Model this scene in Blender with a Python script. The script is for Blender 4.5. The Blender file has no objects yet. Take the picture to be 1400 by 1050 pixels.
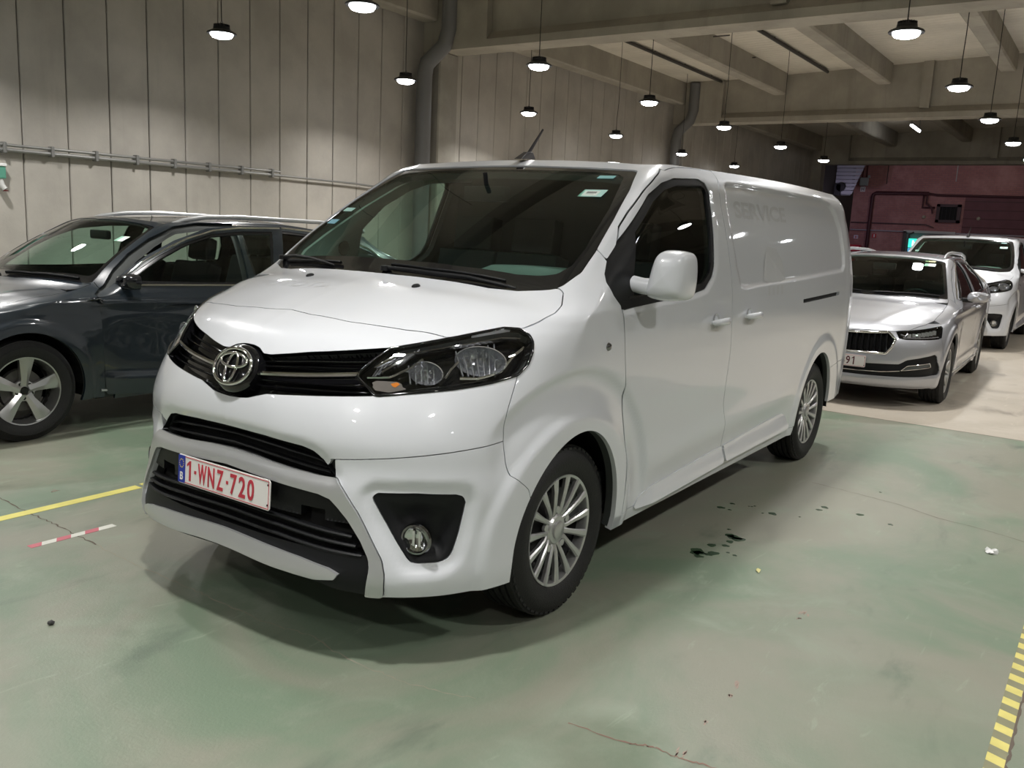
import bpy, bmesh, math, random
import numpy as np
from mathutils import Vector, Matrix

C0 = bpy.context.scene
COL = C0.collection
# ------------------------------------------------------------------ camera
CAM_LOC = (2.8636, 2.5832, 1.5124)
yaw, pitch, roll, FPX = math.radians(214.3686), math.radians(-10.1362), math.radians(2.7595), 1204.16
cd = bpy.data.cameras.new('camera'); cam = bpy.data.objects.new('camera', cd); COL.objects.link(cam)
cd.sensor_fit = 'HORIZONTAL'; cd.sensor_width = 36; cd.lens = FPX*36/1400; cd.clip_start = .05; cd.clip_end = 200
fv = Vector((math.cos(yaw)*math.cos(pitch), math.sin(yaw)*math.cos(pitch), math.sin(pitch)))
rv = Vector((math.sin(yaw), -math.cos(yaw), 0)); uv_ = rv.cross(fv)
r2 = rv*math.cos(roll)+uv_*math.sin(roll); u2 = -rv*math.sin(roll)+uv_*math.cos(roll)
cam.matrix_world = Matrix.Translation(CAM_LOC) @ Matrix((r2, u2, -fv)).transposed().to_4x4()
C0.camera = cam
# ------------------------------------------------------------------ colour, world
C0.view_settings.view_transform = 'Standard'; C0.view_settings.look = 'None'
C0.view_settings.gamma = 1; C0.view_settings.use_curve_mapping = False
C0.view_settings.exposure = 0.24
w = bpy.data.worlds.new('world'); C0.world = w; w.use_nodes = True
w.node_tree.nodes['Background'].inputs[0].default_value = (.80, .86, 1, 1)
w.node_tree.nodes['Background'].inputs[1].default_value = .3
# ------------------------------------------------------------------ surface engine
class Surf:
    """triangle soup with per-vertex normals"""
    def __init__(s, V, F, N=None):
        s.V = np.asarray(V, float); s.F = np.asarray(F, np.int64)
        s.N = vnormals(s.V, s.F) if N is None else N

def vnormals(V, F):
    n = np.cross(V[F[:,1]]-V[F[:,0]], V[F[:,2]]-V[F[:,0]])
    N = np.zeros_like(V)
    for k in range(3): np.add.at(N, F[:,k], n)
    return N/np.maximum(np.linalg.norm(N, axis=1, keepdims=True), 1e-12)

def hermite(P, t, T):
    """P (n,...) samples at knots t, evaluated at T; cubic with non uniform tangents"""
    n = len(t); h = np.diff(t); sh = (-1,)+(1,)*(P.ndim-1)
    d = np.diff(P, axis=0)/h.reshape(sh)
    m = np.zeros_like(P); m[0] = d[0]; m[-1] = d[-1]
    if n > 2:
        a = h[:-1].reshape(sh); b = h[1:].reshape(sh)
        m[1:-1] = (d[:-1]*b+d[1:]*a)/(a+b)
    i = np.clip(np.searchsorted(t, T, side='right')-1, 0, n-2)
    H = h[i].reshape(sh); s = ((T-t[i])/h[i]).reshape(sh)
    return ((2*s**3-3*s**2+1)*P[i]+(s**3-2*s**2+s)*H*m[i]+(-2*s**3+3*s**2)*P[i+1]+(s**3-s**2)*H*m[i+1])

def dense_knots(t, step):
    out = [t[0]]
    for a, b in zip(t[:-1], t[1:]):
        k = max(1, int(math.ceil((b-a)/step)))
        out += list(a+(b-a)*np.arange(1, k+1)/k)
    return np.array(out)

def patch(G, step=.014):
    """control grid (rows, cols, 3) to a dense vertex grid"""
    G = np.asarray(G, float)
    tv = np.concatenate([[0], np.cumsum(np.linalg.norm(np.diff(G, axis=0), axis=2).max(1))])
    tu = np.concatenate([[0], np.cumsum(np.linalg.norm(np.diff(G, axis=1), axis=2).max(0))])
    D = hermite(G, tv, dense_knots(tv, step))
    D = np.swapaxes(hermite(np.swapaxes(D, 0, 1), tu, dense_knots(tu, step)), 0, 1)
    return D

def grid_tris(r, c):
    i = np.arange(r*c).reshape(r, c)
    a, b, d, e = i[:-1,:-1].ravel(), i[:-1,1:].ravel(), i[1:,:-1].ravel(), i[1:,1:].ravel()
    return np.concatenate([np.stack([a, b, e], 1), np.stack([a, e, d], 1)])

def weld(V, F, tol=1e-4):
    k = np.round(V/tol).astype(np.int64)
    _, first, inv = np.unique(k, axis=0, return_index=True, return_inverse=True)
    F = inv.reshape(-1)[F]
    F = F[(F[:,0] != F[:,1]) & (F[:,1] != F[:,2]) & (F[:,0] != F[:,2])]
    return V[first], F

def _clip1(S, d, A):
    """keep d < 0; A: (k, n) fields carried along"""
    ins = d < 0
    c = ins[S.F].sum(1)
    full = S.F[c == 3]
    one = S.F[c == 1]; two = S.F[c == 2]
    for _ in range(2):
        one = np.where((~ins[one[:,0]])[:,None], np.roll(one, -1, 1), one)
        two = np.where((ins[two[:,0]])[:,None], np.roll(two, -1, 1), two)   # outside one first
    edges = []
    if len(one): edges += [one[:,[0,1]], one[:,[0,2]]]
    if len(two): edges += [two[:,[1,0]], two[:,[2,0]]]
    if not edges: return Surf(S.V, full, S.N), A
    E = np.concatenate(edges)                       # (inside, outside)
    U, inv = np.unique(E, axis=0, return_inverse=True); inv = inv.reshape(-1)
    t = (d[U[:,0]]/(d[U[:,0]]-d[U[:,1]]))[:,None]
    nV = S.V[U[:,0]]*(1-t)+S.V[U[:,1]]*t
    nN = S.N[U[:,0]]*(1-t)+S.N[U[:,1]]*t
    nN /= np.maximum(np.linalg.norm(nN, axis=1, keepdims=True), 1e-9)
    A = np.concatenate([A, A[:,U[:,0]]*(1-t.T)+A[:,U[:,1]]*t.T], 1)
    b = len(S.V); inv = inv+b
    F = [full]; k = 0
    if len(one):
        p, q = inv[:len(one)], inv[len(one):2*len(one)]; k = 2*len(one)
        F.append(np.stack([one[:,0], p, q], 1))
    if len(two):
        p, q = inv[k:k+len(two)], inv[k+len(two):k+2*len(two)]
        F.append(np.stack([p, two[:,1], two[:,2]], 1)); F.append(np.stack([p, two[:,2], q], 1))
    return Surf(np.concatenate([S.V, nV]), np.concatenate(F), np.concatenate([S.N, nN])), A

def clip(S, d, lip=0.0, gap=0.0):
    """keep the part of S where every field d is below -gap; lip: depth of the folded edge"""
    d = np.atleast_2d(d)+gap
    R, A = S, d
    for k in range(len(d)): R, A = _clip1(R, A[k], A)
    R = sub(R, R.F)
    if lip and len(R.F):
        E = np.concatenate([R.F[:,[0,1]], R.F[:,[1,2]], R.F[:,[2,0]]])
        key = np.sort(E, 1); key = key[:,0]*len(R.V)+key[:,1]
        _, i, c = np.unique(key, return_index=True, return_counts=True)
        E = E[i[c == 1]]
        E = E[~((np.abs(R.V[E[:,0],1]) < 1e-5) & (np.abs(R.V[E[:,1],1]) < 1e-5))]
        R = add_lip(R, E, lip)
    return R

def ML(*a):
    """stack of fields: the intersection, clipped one after the other"""
    return np.concatenate([np.atleast_2d(q) for q in a])

def add_lip(S, E, depth):
    a = S.V[E[:,0]]; b = S.V[E[:,1]]
    a2 = a-S.N[E[:,0]]*depth; b2 = b-S.N[E[:,1]]*depth
    fn = np.cross(b-a, a2-a)*1.0; fn /= np.maximum(np.linalg.norm(fn, axis=1, keepdims=True), 1e-12)
    n = len(E); o = len(S.V); i = np.arange(n)
    V = np.concatenate([S.V, a, b, a2, b2]); N = np.concatenate([S.N, -fn, -fn, -fn, -fn])
    F = np.concatenate([S.F, np.stack([o+i, o+2*n+i, o+n+i], 1), np.stack([o+n+i, o+2*n+i, o+3*n+i], 1)])
    return Surf(V, F, N)

def sub(S, F):
    if not len(F): return Surf(np.zeros((0,3)), np.zeros((0,3), int), np.zeros((0,3)))
    u, inv = np.unique(F, return_inverse=True)
    return Surf(S.V[u], inv.reshape(-1,3), S.N[u])

def mirror(S):
    m = np.array([1., -1., 1.])
    return Surf(S.V*m, S.F[:,::-1], S.N*m)

def join(*L):
    V = []; F = []; N = []; o = 0
    for S in L:
        V.append(S.V); F.append(S.F+o); N.append(S.N); o += len(S.V)
    return Surf(np.concatenate(V), np.concatenate(F), np.concatenate(N))

def both(S): return join(S, mirror(S))
def inset(S, d): return Surf(S.V-S.N*d, S.F, S.N)

def poly_sd(P, poly, closed=True):
    """signed distance (negative inside) of 2D points to a polygon"""
    poly = np.asarray(poly, float); n = len(poly)
    d = np.full(len(P), 1e9); w = np.zeros(len(P), bool)
    for k in range(n if closed else n-1):
        a = poly[k]; b = poly[(k+1) % n]; e = b-a
        r = P-a; t = np.clip((r@e)/max(e@e, 1e-12), 0, 1)
        d = np.minimum(d, np.hypot(*(r-t[:,None]*e).T))
        if closed and a[1] != b[1]:
            c = ((a[1] > P[:,1]) != (b[1] > P[:,1]))
            w ^= c & (P[:,0] < (b[0]-a[0])*(P[:,1]-a[1])/(b[1]-a[1])+a[0])
    return np.where(w, -d, d) if closed else d

def smooth_poly(pts, k=4, closed=True):
    """round a coarse outline (Catmull-Rom); repeat a point to keep it sharp"""
    P = np.asarray(pts, float); n = len(P); out = []
    rng = range(n) if closed else range(n-1)
    for i in rng:
        g = lambda j: P[j % n] if closed else P[min(max(j, 0), n-1)]
        a, b, c, d = g(i-1), g(i), g(i+1), g(i+2)
        if np.allclose(b, c): continue
        m1 = (c-a)/2 if not np.allclose(a, b) else (c-b)/2
        m2 = (d-b)/2 if not np.allclose(c, d) else (c-b)/2
        for s in np.arange(k)/k:
            out.append((2*s**3-3*s**2+1)*b+(s**3-2*s**2+s)*m1+(-2*s**3+3*s**2)*c+(s**3-s**2)*m2)
    if not closed: out.append(P[-1])
    return np.array(out)

def sstep(a, b, x):
    t = np.clip((x-a)/(b-a), 0, 1); return t*t*(3-2*t)

AC = -0.35                                       # wrap coordinate of the nose: angle about (AC, 0), in metres
def wrap(V): return np.stack([np.arctan2(V[:,1], V[:,0]-AC)*1.15, V[:,2]], 1)
def XZ(V): return V[:,[0,2]]
def XY(V): return V[:,[0,1]]
# ------------------------------------------------------------------ materials
MATS = {}
def mat(name, col=(.8,.8,.8), rough=.5, metal=0., coat=0., spec=.5, emit=None, estr=0., bump=0., bscale=60., noise=0., nscale=8., trans=0., ior=1.45, coat_rough=.03):
    if name in MATS: return MATS[name]
    m = bpy.data.materials.new(name); m.use_nodes = True; nt = m.node_tree
    b = nt.nodes['Principled BSDF']
    b.inputs['Base Color'].default_value = (*col, 1); b.inputs['Roughness'].default_value = rough
    b.inputs['Metallic'].default_value = metal; b.inputs['Coat Weight'].default_value = coat
    b.inputs['Coat Roughness'].default_value = coat_rough
    b.inputs['Specular IOR Level'].default_value = spec; b.inputs['IOR'].default_value = ior
    b.inputs['Transmission Weight'].default_value = trans
    if emit: b.inputs['Emission Color'].default_value = (*emit, 1); b.inputs['Emission Strength'].default_value = estr
    if bump or noise:
        tc = nt.nodes.new('ShaderNodeTexCoord')
    if bump:
        n = nt.nodes.new('ShaderNodeTexNoise'); n.inputs['Scale'].default_value = bscale; n.inputs['Detail'].default_value = 4
        bp = nt.nodes.new('ShaderNodeBump'); bp.inputs['Strength'].default_value = bump; bp.inputs['Distance'].default_value = .01
        nt.links.new(tc.outputs['Object'], n.inputs['Vector']); nt.links.new(n.outputs['Fac'], bp.inputs['Height']); nt.links.new(bp.outputs[0], b.inputs['Normal'])
    if noise:
        n = nt.nodes.new('ShaderNodeTexNoise'); n.inputs['Scale'].default_value = nscale; n.inputs['Detail'].default_value = 6
        mx = nt.nodes.new('ShaderNodeMix'); mx.data_type = 'RGBA'
        mx.inputs['A'].default_value = (*[c*(1-noise) for c in col], 1); mx.inputs['B'].default_value = (*[min(1, c*(1+noise)) for c in col], 1)
        nt.links.new(tc.outputs['Object'], n.inputs['Vector']); nt.links.new(n.outputs['Fac'], mx.inputs['Factor']); nt.links.new(mx.outputs['Result'], b.inputs['Base Color'])
    MATS[name] = m; return m

def glass_mat(name, tint=(.6,.7,.65), rough=.0, ior=1.5):
    """thin car glass: tinted see-through plus a Fresnel mirror layer"""
    if name in MATS: return MATS[name]
    m = bpy.data.materials.new(name); m.use_nodes = True; nt = m.node_tree; nt.nodes.clear()
    o = nt.nodes.new('ShaderNodeOutputMaterial'); t = nt.nodes.new('ShaderNodeBsdfTransparent'); g = nt.nodes.new('ShaderNodeBsdfGlossy')
    t.inputs[0].default_value = (*tint, 1); g.inputs['Roughness'].default_value = rough; g.inputs[0].default_value = (1,1,1,1)
    f = nt.nodes.new('ShaderNodeFresnel'); ge = nt.nodes.new('ShaderNodeNewGeometry'); mr = nt.nodes.new('ShaderNodeMapRange'); mr.inputs['To Min'].default_value = ior; mr.inputs['To Max'].default_value = 1/ior; nt.links.new(ge.outputs['Backfacing'], mr.inputs['Value']); nt.links.new(mr.outputs[0], f.inputs[0])
    mx = nt.nodes.new('ShaderNodeMixShader')
    nt.links.new(f.outputs[0], mx.inputs[0]); nt.links.new(t.outputs[0], mx.inputs[1]); nt.links.new(g.outputs[0], mx.inputs[2]); nt.links.new(mx.outputs[0], o.inputs[0])
    MATS[name] = m; return m

# ------------------------------------------------------------------ objects
def tag(o, label=None, cat=None, group=None, kind=None):
    if label: o['label'] = label
    if cat: o['category'] = cat
    if group: o['group'] = group
    if kind: o['kind'] = kind
    return o

def empty(name, loc=(0,0,0), rz=0., label=None, cat=None, group=None):
    o = bpy.data.objects.new(name, None); COL.objects.link(o); o.location = loc; o.rotation_euler = (0,0,rz)
    o.empty_display_size = .2
    return tag(o, label, cat, group)

def link(name, me, parent=None, m=None):
    o = bpy.data.objects.new(name, me); COL.objects.link(o)
    if parent: o.parent = parent
    if m is not None and not me.materials: me.materials.append(m)
    return o

def sobj(name, S, m, parent=None):
    """Surf -> object with its own normals"""
    me = bpy.data.meshes.new(name)
    nv, nf = len(S.V), len(S.F)
    me.vertices.add(nv); me.vertices.foreach_set('co', S.V.astype(np.float32).ravel())
    me.loops.add(nf*3); me.loops.foreach_set('vertex_index', S.F.astype(np.int32).ravel())
    me.polygons.add(nf); me.polygons.foreach_set('loop_start', np.arange(0, nf*3, 3, dtype=np.int32))
    me.polygons.foreach_set('use_smooth', np.ones(nf, bool))
    me.update(); 
    me.normals_split_custom_set_from_vertices(S.N.tolist())
    return link(name, me, parent, m)

class MB:
    """mesh builder: boxes, tubes, lathes, prisms joined into one mesh"""
    def __init__(s): s.v = []; s.f = []; s.mi = []; s.cur = 0
    def add(s, v, f):
        o = len(s.v); s.v += [tuple(p) for p in v]; s.f += [tuple(i+o for i in q) for q in f]; s.mi += [s.cur]*len(f); return s
    def box(s, c, d, R=None):
        h = [x/2 for x in d]; P = [Vector((sx*h[0], sy*h[1], sz*h[2])) for sx in (-1,1) for sy in (-1,1) for sz in (-1,1)]
        if R: P = [R @ p for p in P]
        return s.add([p+Vector(c) for p in P], [(0,1,3,2),(4,6,7,5),(0,4,5,1),(2,3,7,6),(0,2,6,4),(1,5,7,3)])
    def b2(s, lo, hi): return s.box([(a+b)/2 for a, b in zip(lo, hi)], [b-a for a, b in zip(lo, hi)])
    def tube(s, pts, r, n=10, closed=False, caps=True, sq=None):
        pts = [Vector(p) for p in pts]; rr = r if hasattr(r, '__len__') else [r]*len(pts); V = []; k = len(pts)
        prev = None
        for i, p in enumerate(pts):
            a = pts[(i-1) % k] if (closed or i) else p; b = pts[(i+1) % k] if (closed or i < k-1) else p
            t = (b-a).normalized()
            if prev is None:
                up = Vector((0,0,1)) if abs(t.z) < .9 else Vector((1,0,0)); x = t.cross(up).normalized()
            else: x = (prev-t*prev.dot(t)).normalized()
            prev = x; y = t.cross(x)
            for j in range(n):
                an = 2*math.pi*j/n; sx, sy = (1, 1) if sq is None else sq
                V.append(p+x*math.cos(an)*rr[i]*sx+y*math.sin(an)*rr[i]*sy)
        F = []
        for i in range(k if closed else k-1):
            for j in range(n):
                a, b = i*n+j, i*n+(j+1) % n; c, d = ((i+1) % k)*n+(j+1) % n, ((i+1) % k)*n+j
                F.append((a, b, c, d))
        if caps and not closed: F += [tuple(reversed(range(n))), tuple(range((k-1)*n, k*n))]
        return s.add(V, F)
    def lathe(s, prof, n=48, axis='z', c=(0,0,0), R=None):
        """prof: (r, h) pairs spun about the axis"""
        V = []; F = []
        for r, h in prof:
            for j in range(n):
                a = 2*math.pi*j/n; p = Vector((r*math.cos(a), r*math.sin(a), h))
                if axis == 'y': p = Vector((p.x, p.z, p.y))
                if axis == 'x': p = Vector((p.z, p.x, p.y))
                if R: p = R @ p
                V.append(p+Vector(c))
        for i in range(len(prof)-1):
            for j in range(n):
                F.append((i*n+j, i*n+(j+1) % n, (i+1)*n+(j+1) % n, (i+1)*n+j))
        return s.add(V, F)
    def prism(s, pts, d0, d1, axis='y'):
        """flat outline between two depths; axis is the extrusion direction"""
        n = len(pts)
        m = {'y': lambda a, b, d: (a, d, b), 'x': lambda a, b, d: (d, a, b), 'z': lambda a, b, d: (a, b, d)}[axis]
        V = [m(a, b, d0) for a, b in pts]+[m(a, b, d1) for a, b in pts]
        F = [tuple(range(n)), tuple(reversed(range(n, 2*n)))]+[(i, (i+1) % n, n+(i+1) % n, n+i) for i in range(n)]
        return s.add(V, F)
    def build(s, name, m, parent=None, smooth=None, bevel=0, loc=None, seg=2):
        me = bpy.data.meshes.new(name); me.from_pydata([tuple(v) for v in s.v], [], s.f)
        bm = bmesh.new(); bm.from_mesh(me); bmesh.ops.recalc_face_normals(bm, faces=bm.faces)
        if bevel: bmesh.ops.bevel(bm, geom=[e for e in bm.edges if len(e.link_faces) == 2 and e.calc_face_angle(0) > .5], offset=bevel, segments=seg, affect='EDGES', profile=.6, clamp_overlap=True)
        bm.to_mesh(me); bm.free()
        ms = list(m) if isinstance(m, (list, tuple)) else [m]
        for x in ms: me.materials.append(x)
        if len(ms) > 1 and not bevel: me.polygons.foreach_set('material_index', s.mi)
        if smooth is not None:
            me.polygons.foreach_set('use_smooth', [True]*len(me.polygons))
            if smooth > 0: me.set_sharp_from_angle(angle=math.radians(smooth))
        o = link(name, me, parent)
        if loc is not None: o.location = loc
        return o

def text_mesh(txt, size=1., xs=1., ext=0., font=None, align='CENTER', bold=0.):
    cu = bpy.data.curves.new('lettering', 'FONT'); cu.body = txt; cu.size = size; cu.align_x = align; cu.align_y = 'CENTER'
    cu.extrude = ext; cu.offset = bold; cu.resolution_u = 4
    o = bpy.data.objects.new('lettering', cu); COL.objects.link(o)
    dg = bpy.context.evaluated_depsgraph_get(); me = bpy.data.meshes.new_from_object(o.evaluated_get(dg))
    bpy.data.objects.remove(o); bpy.data.curves.remove(cu)
    me.transform(Matrix.Diagonal((xs, 1, 1, 1)))
    return me

def frame(origin, xdir, ydir):
    x = Vector(xdir).normalized(); y = Vector(ydir); y = (y-x*y.dot(x)).normalized(); z = x.cross(y)
    return Matrix.Translation(Vector(origin)) @ Matrix((x, y, z)).transposed().to_4x4()

def copy_tree(o, parent=None):
    c = o.copy(); COL.objects.link(c)
    if parent: c.parent = parent; c.matrix_parent_inverse = o.matrix_parent_inverse.copy()
    for ch in list(KIDS.get(o.name, [])): copy_tree(ch, c)
    return c
KIDS = {}
def index_kids():
    KIDS.clear()
    for o in COL.objects:
        if o.parent: KIDS.setdefault(o.parent.name, []).append(o)

WHITE = mat('white_paint', (.68,.70,.735), .30, 0, 1.0)
BLKGLOSS = mat('gloss_black', (.006,.006,.007), .08, 0, .6)
BLKPLAS = mat('black_plastic', (.007,.0075,.0085), .45, 0, 0, .3, bump=.12, bscale=900)
BLKDEEP = mat('dark_recess', (.006,.006,.006), .8)
SILVER = mat('silver_paint', (.55,.56,.57), .38, .6, .5)
CHROME = mat('chrome', (.82,.82,.82), .06, 1)
REFL = mat('lamp_reflector', (.62,.63,.66), .20, .85)
DCHROME = mat('dark_chrome', (.25,.25,.26), .12, 1)
RUBBER = mat('tyre_rubber', (.012,.012,.012), .6, bump=.3, bscale=160)
RIMSIL = mat('hub_cap_silver', (.55,.55,.55), .3, .75, .3)
TRIM = mat('interior_trim', (.045,.05,.048), .75)
TRIML = mat('pillar_trim', (.40,.43,.41), .8)
SEATM = mat('seat_cloth', (.02,.02,.022), .95)
WGLASS = glass_mat('windscreen_glass', (.62,.80,.72), 0, 1.30)
DGLASS = glass_mat('side_glass', (.58,.70,.64), 0, 1.42)
LENS = glass_mat('lamp_lens', (.92,.93,.94))
ORANGE = mat('indicator_lens', (.7,.22,.03), .2, 0, .5)
REDL = mat('tail_lens', (.35,.01,.015), .15, 0, .6)
# ------------------------------------------------------------------ surfaces of the hall
def nodes_mat(name):
    m = bpy.data.materials.new(name); m.use_nodes = True; nt = m.node_tree; MATS[name] = m
    return m, nt, nt.nodes['Principled BSDF'], (lambda t, **k: _nn(nt, t, k)), nt.links.new
def _nn(nt, t, k):
    n = nt.nodes.new(t)
    for a, v in k.items():
        if a in n.inputs: n.inputs[a].default_value = v
        else: setattr(n, a, v)
    return n
def mixc(nt, fac, a, b):
    m = nt.nodes.new('ShaderNodeMix'); m.data_type = 'RGBA'
    for s, v in (('Factor', fac), ('A', a), ('B', b)):
        if hasattr(v, 'links') or hasattr(v, 'is_linked'): nt.links.new(v, m.inputs[s])
        elif s == 'Factor': m.inputs[s].default_value = v
        else: m.inputs[s].default_value = (*v, 1)
    return m.outputs['Result']
def ramp(nt, src, lo, hi):
    r = nt.nodes.new('ShaderNodeMapRange'); r.interpolation_type = 'SMOOTHSTEP'
    r.inputs['From Min'].default_value = lo; r.inputs['From Max'].default_value = hi
    nt.links.new(src, r.inputs['Value']); return r.outputs['Result']

def floor_material(name, base, dust, dark, worn, rough=.42):
    m, nt, b, nn, ln = nodes_mat(name)
    g = nn('ShaderNodeNewGeometry'); P = g.outputs['Position']
    def noise(scale, detail=4, rough_=.55, dist=0., sc=(1,1,1)):
        mp = nn('ShaderNodeMapping'); mp.inputs['Scale'].default_value = sc; ln(P, mp.inputs['Vector'])
        n = nn('ShaderNodeTexNoise', Scale=scale, Detail=detail, Roughness=rough_, Distortion=dist); ln(mp.outputs[0], n.inputs['Vector']); return n.outputs['Fac']
    c = mixc(nt, ramp(nt, noise(.75, 5, .6, .8), .36, .60), base, dust)
    c = mixc(nt, ramp(nt, noise(2.2, 6, .65, .8), .50, .78), c, worn)
    c = mixc(nt, ramp(nt, noise(1.3, 5, .6, .5, (1,2.5,1)), .56, .80), c, dark)
    f = ramp(nt, noise(46, 3, .7), .62, .78); mul = nn('ShaderNodeMath', operation='MULTIPLY'); ln(f, mul.inputs[0]); mul.inputs[1].default_value = .18
    c = mixc(nt, mul.outputs[0], c, dark)
    st = ramp(nt, noise(5, 6, .7, 1.2, (.35,1.6,1)), .60, .72); mul = nn('ShaderNodeMath', operation='MULTIPLY'); ln(st, mul.inputs[0]); mul.inputs[1].default_value = .30
    c = mixc(nt, mul.outputs[0], c, [min(1, x*1.5) for x in worn])
    ln(c, b.inputs['Base Color'])
    r = nn('ShaderNodeMapRange'); ln(noise(1.7, 4), r.inputs['Value']); r.inputs['To Min'].default_value = rough-.10; r.inputs['To Max'].default_value = rough+.14; ln(r.outputs[0], b.inputs['Roughness'])
    bp = nn('ShaderNodeBump', Strength=.25, Distance=.004); ln(noise(90, 4, .7), bp.inputs['Height']); ln(bp.outputs[0], b.inputs['Normal'])
    return m

def concrete(name, col, var=.12, streak=.1, wave=None):
    m, nt, b, nn, ln = nodes_mat(name)
    g = nn('ShaderNodeNewGeometry'); P = g.outputs['Position']
    n1 = nn('ShaderNodeTexNoise', Scale=1.1, Detail=6, Roughness=.6); ln(P, n1.inputs['Vector'])
    n2 = nn('ShaderNodeTexNoise', Scale=28, Detail=4, Roughness=.7); ln(P, n2.inputs['Vector'])
    mp = nn('ShaderNodeMapping'); mp.inputs['Scale'].default_value = (2.2, 2.2, .25); ln(P, mp.inputs['Vector'])
    n3 = nn('ShaderNodeTexNoise', Scale=1.6, Detail=5, Roughness=.6, Distortion=.4); ln(mp.outputs[0], n3.inputs['Vector'])
    c = mixc(nt, ramp(nt, n1.outputs['Fac'], .3, .7), [x*(1-var) for x in col], [x*(1+var) for x in col])
    f = nn('ShaderNodeMath', operation='MULTIPLY'); ln(ramp(nt, n3.outputs['Fac'], .52, .75), f.inputs[0]); f.inputs[1].default_value = streak*3
    c = mixc(nt, f.outputs[0], c, [x*.72 for x in col])
    f = nn('ShaderNodeMath', operation='MULTIPLY'); ln(ramp(nt, n2.outputs['Fac'], .60, .75), f.inputs[0]); f.inputs[1].default_value = .15
    c = mixc(nt, f.outputs[0], c, [x*.6 for x in col])
    ln(c, b.inputs['Base Color']); b.inputs['Roughness'].default_value = .85
    bp = nn('ShaderNodeBump', Strength=.3, Distance=.006); ln(n2.outputs['Fac'], bp.inputs['Height'])
    if wave:
        w_ = nn('ShaderNodeTexWave', Scale=wave, wave_type='BANDS', bands_direction='X'); ln(P, w_.inputs['Vector'])
        b2 = nn('ShaderNodeBump', Strength=.5, Distance=.03); ln(w_.outputs['Fac'], b2.inputs['Height']); ln(bp.outputs[0], b2.inputs['Normal']); ln(b2.outputs[0], b.inputs['Normal'])
    else: ln(bp.outputs[0], b.inputs['Normal'])
    return m

def brick_material():
    m, nt, b, nn, ln = nodes_mat('painted_brick')
    g = nn('ShaderNodeNewGeometry'); P = g.outputs['Position']
    mp = nn('ShaderNodeMapping'); mp.inputs['Rotation'].default_value = (math.pi/2, 0, math.pi/2); ln(P, mp.inputs['Vector'])
    sx = nn('ShaderNodeSeparateXYZ'); ln(P, sx.inputs[0]); cb = nn('ShaderNodeCombineXYZ'); ln(sx.outputs['Y'], cb.inputs['X']); ln(sx.outputs['Z'], cb.inputs['Y'])
    t = nn('ShaderNodeTexBrick', Scale=1.0); ln(cb.outputs[0], t.inputs['Vector'])
    t.inputs['Brick Width'].default_value = .22; t.inputs['Row Height'].default_value = .075; t.inputs['Mortar Size'].default_value = .009
    t.inputs['Color1'].default_value = (.38,.165,.155,1); t.inputs['Color2'].default_value = (.44,.195,.18,1); t.inputs['Mortar'].default_value = (.28,.16,.17,1)
    n = nn('ShaderNodeTexNoise', Scale=1.3, Detail=7, Roughness=.65); ln(P, n.inputs['Vector'])
    c = mixc(nt, ramp(nt, n.outputs['Fac'], .42, .72), t.outputs['Color'], (.50,.27,.25))
    mp = nn('ShaderNodeMapping'); mp.inputs['Scale'].default_value = (1, .8, 6); ln(P, mp.inputs['Vector'])
    n = nn('ShaderNodeTexNoise', Scale=3.2, Detail=5, Roughness=.7); ln(mp.outputs[0], n.inputs['Vector'])
    f = nn('ShaderNodeMath', operation='MULTIPLY'); ln(ramp(nt, n.outputs['Fac'], .62, .70), f.inputs[0]); f.inputs[1].default_value = .35
    c = mixc(nt, f.outputs[0], c, (.42,.24,.22)); ln(c, b.inputs['Base Color']); b.inputs['Roughness'].default_value = .75
    return m

GREEN = floor_material('green_floor', (.155,.210,.145), (.235,.235,.185), (.105,.135,.10), (.235,.27,.205))
BEIGE = floor_material('beige_floor', (.36,.32,.26), (.42,.375,.31), (.23,.20,.165), (.44,.40,.34), .5)
CONC = concrete('wall_concrete', (.40,.375,.335))
CONCB = concrete('beam_concrete', (.34,.315,.265), .15, .2)
CONCD = concrete('column_concrete', (.33,.31,.27), .2, .2)
DECK = concrete('roof_deck', (.62,.58,.50), .08, .05, wave=1.6)

def st(o): o['kind'] = 'structure'; return o
PANEL = .495; J0 = -2.061; WY = -7.2
XR, YR, XF = 9.0, 11.0, -36.0
fl = st(MB().b2((-5.235,WY-.4,-.2),(XR,2.62,0)).build('floor', GREEN))
st(MB().b2((XF-.4,WY-.4,-.2),(-5.237,YR,0)).build('floor', BEIGE))
st(MB().b2((-5.235,2.622,-.2),(XR,YR,0)).build('floor', floor_material('grey_floor', (.18,.19,.15), (.22,.215,.17), (.12,.125,.10), (.25,.25,.21))))
# left wall: upright concrete panels on a dark backing
wl = st(MB().b2((XF,WY-.35,0),(XR,WY-.05,6.0)).build('wall_left', mat('joint_dark', (.06,.055,.05), .9)))
pm = {}
def wall_panel(x0, x1, ztop, m=CONC):
    k = (round(x1-x0, 3), ztop)
    if k not in pm:
        b = MB(); b.b2((-(x1-x0)/2+.006,-.05,0),((x1-x0)/2-.006,0,ztop)); o = b.build('panel', m, wl, bevel=.008, seg=1); pm[k] = o.data
    else: o = link('panel', pm[k], wl)
    o.location = ((x0+x1)/2, WY, 0)
k = -20
while True:
    xr_ = J0-PANEL*k; xl_ = xr_-PANEL; k += 1
    if xr_ < -30: break
    if -8.9 < xl_ and xr_ < -8.3: continue
    wall_panel(xl_, xr_, 5.5)
st(MB().b2((XF-.3,WY-.3,0),(XF,YR,6)).build('wall_far', brick_material()))
st(MB().b2((XR,WY-.3,0),(XR+.3,YR,6)).build('wall_back', CONC))
st(MB().b2((XF,YR,0),(XR,YR+.3,6)).build('wall_right', CONC))
slope = lambda y: 5.15+.035*(min(y, 4)+7.2)-.035*max(0, y-4)
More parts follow.
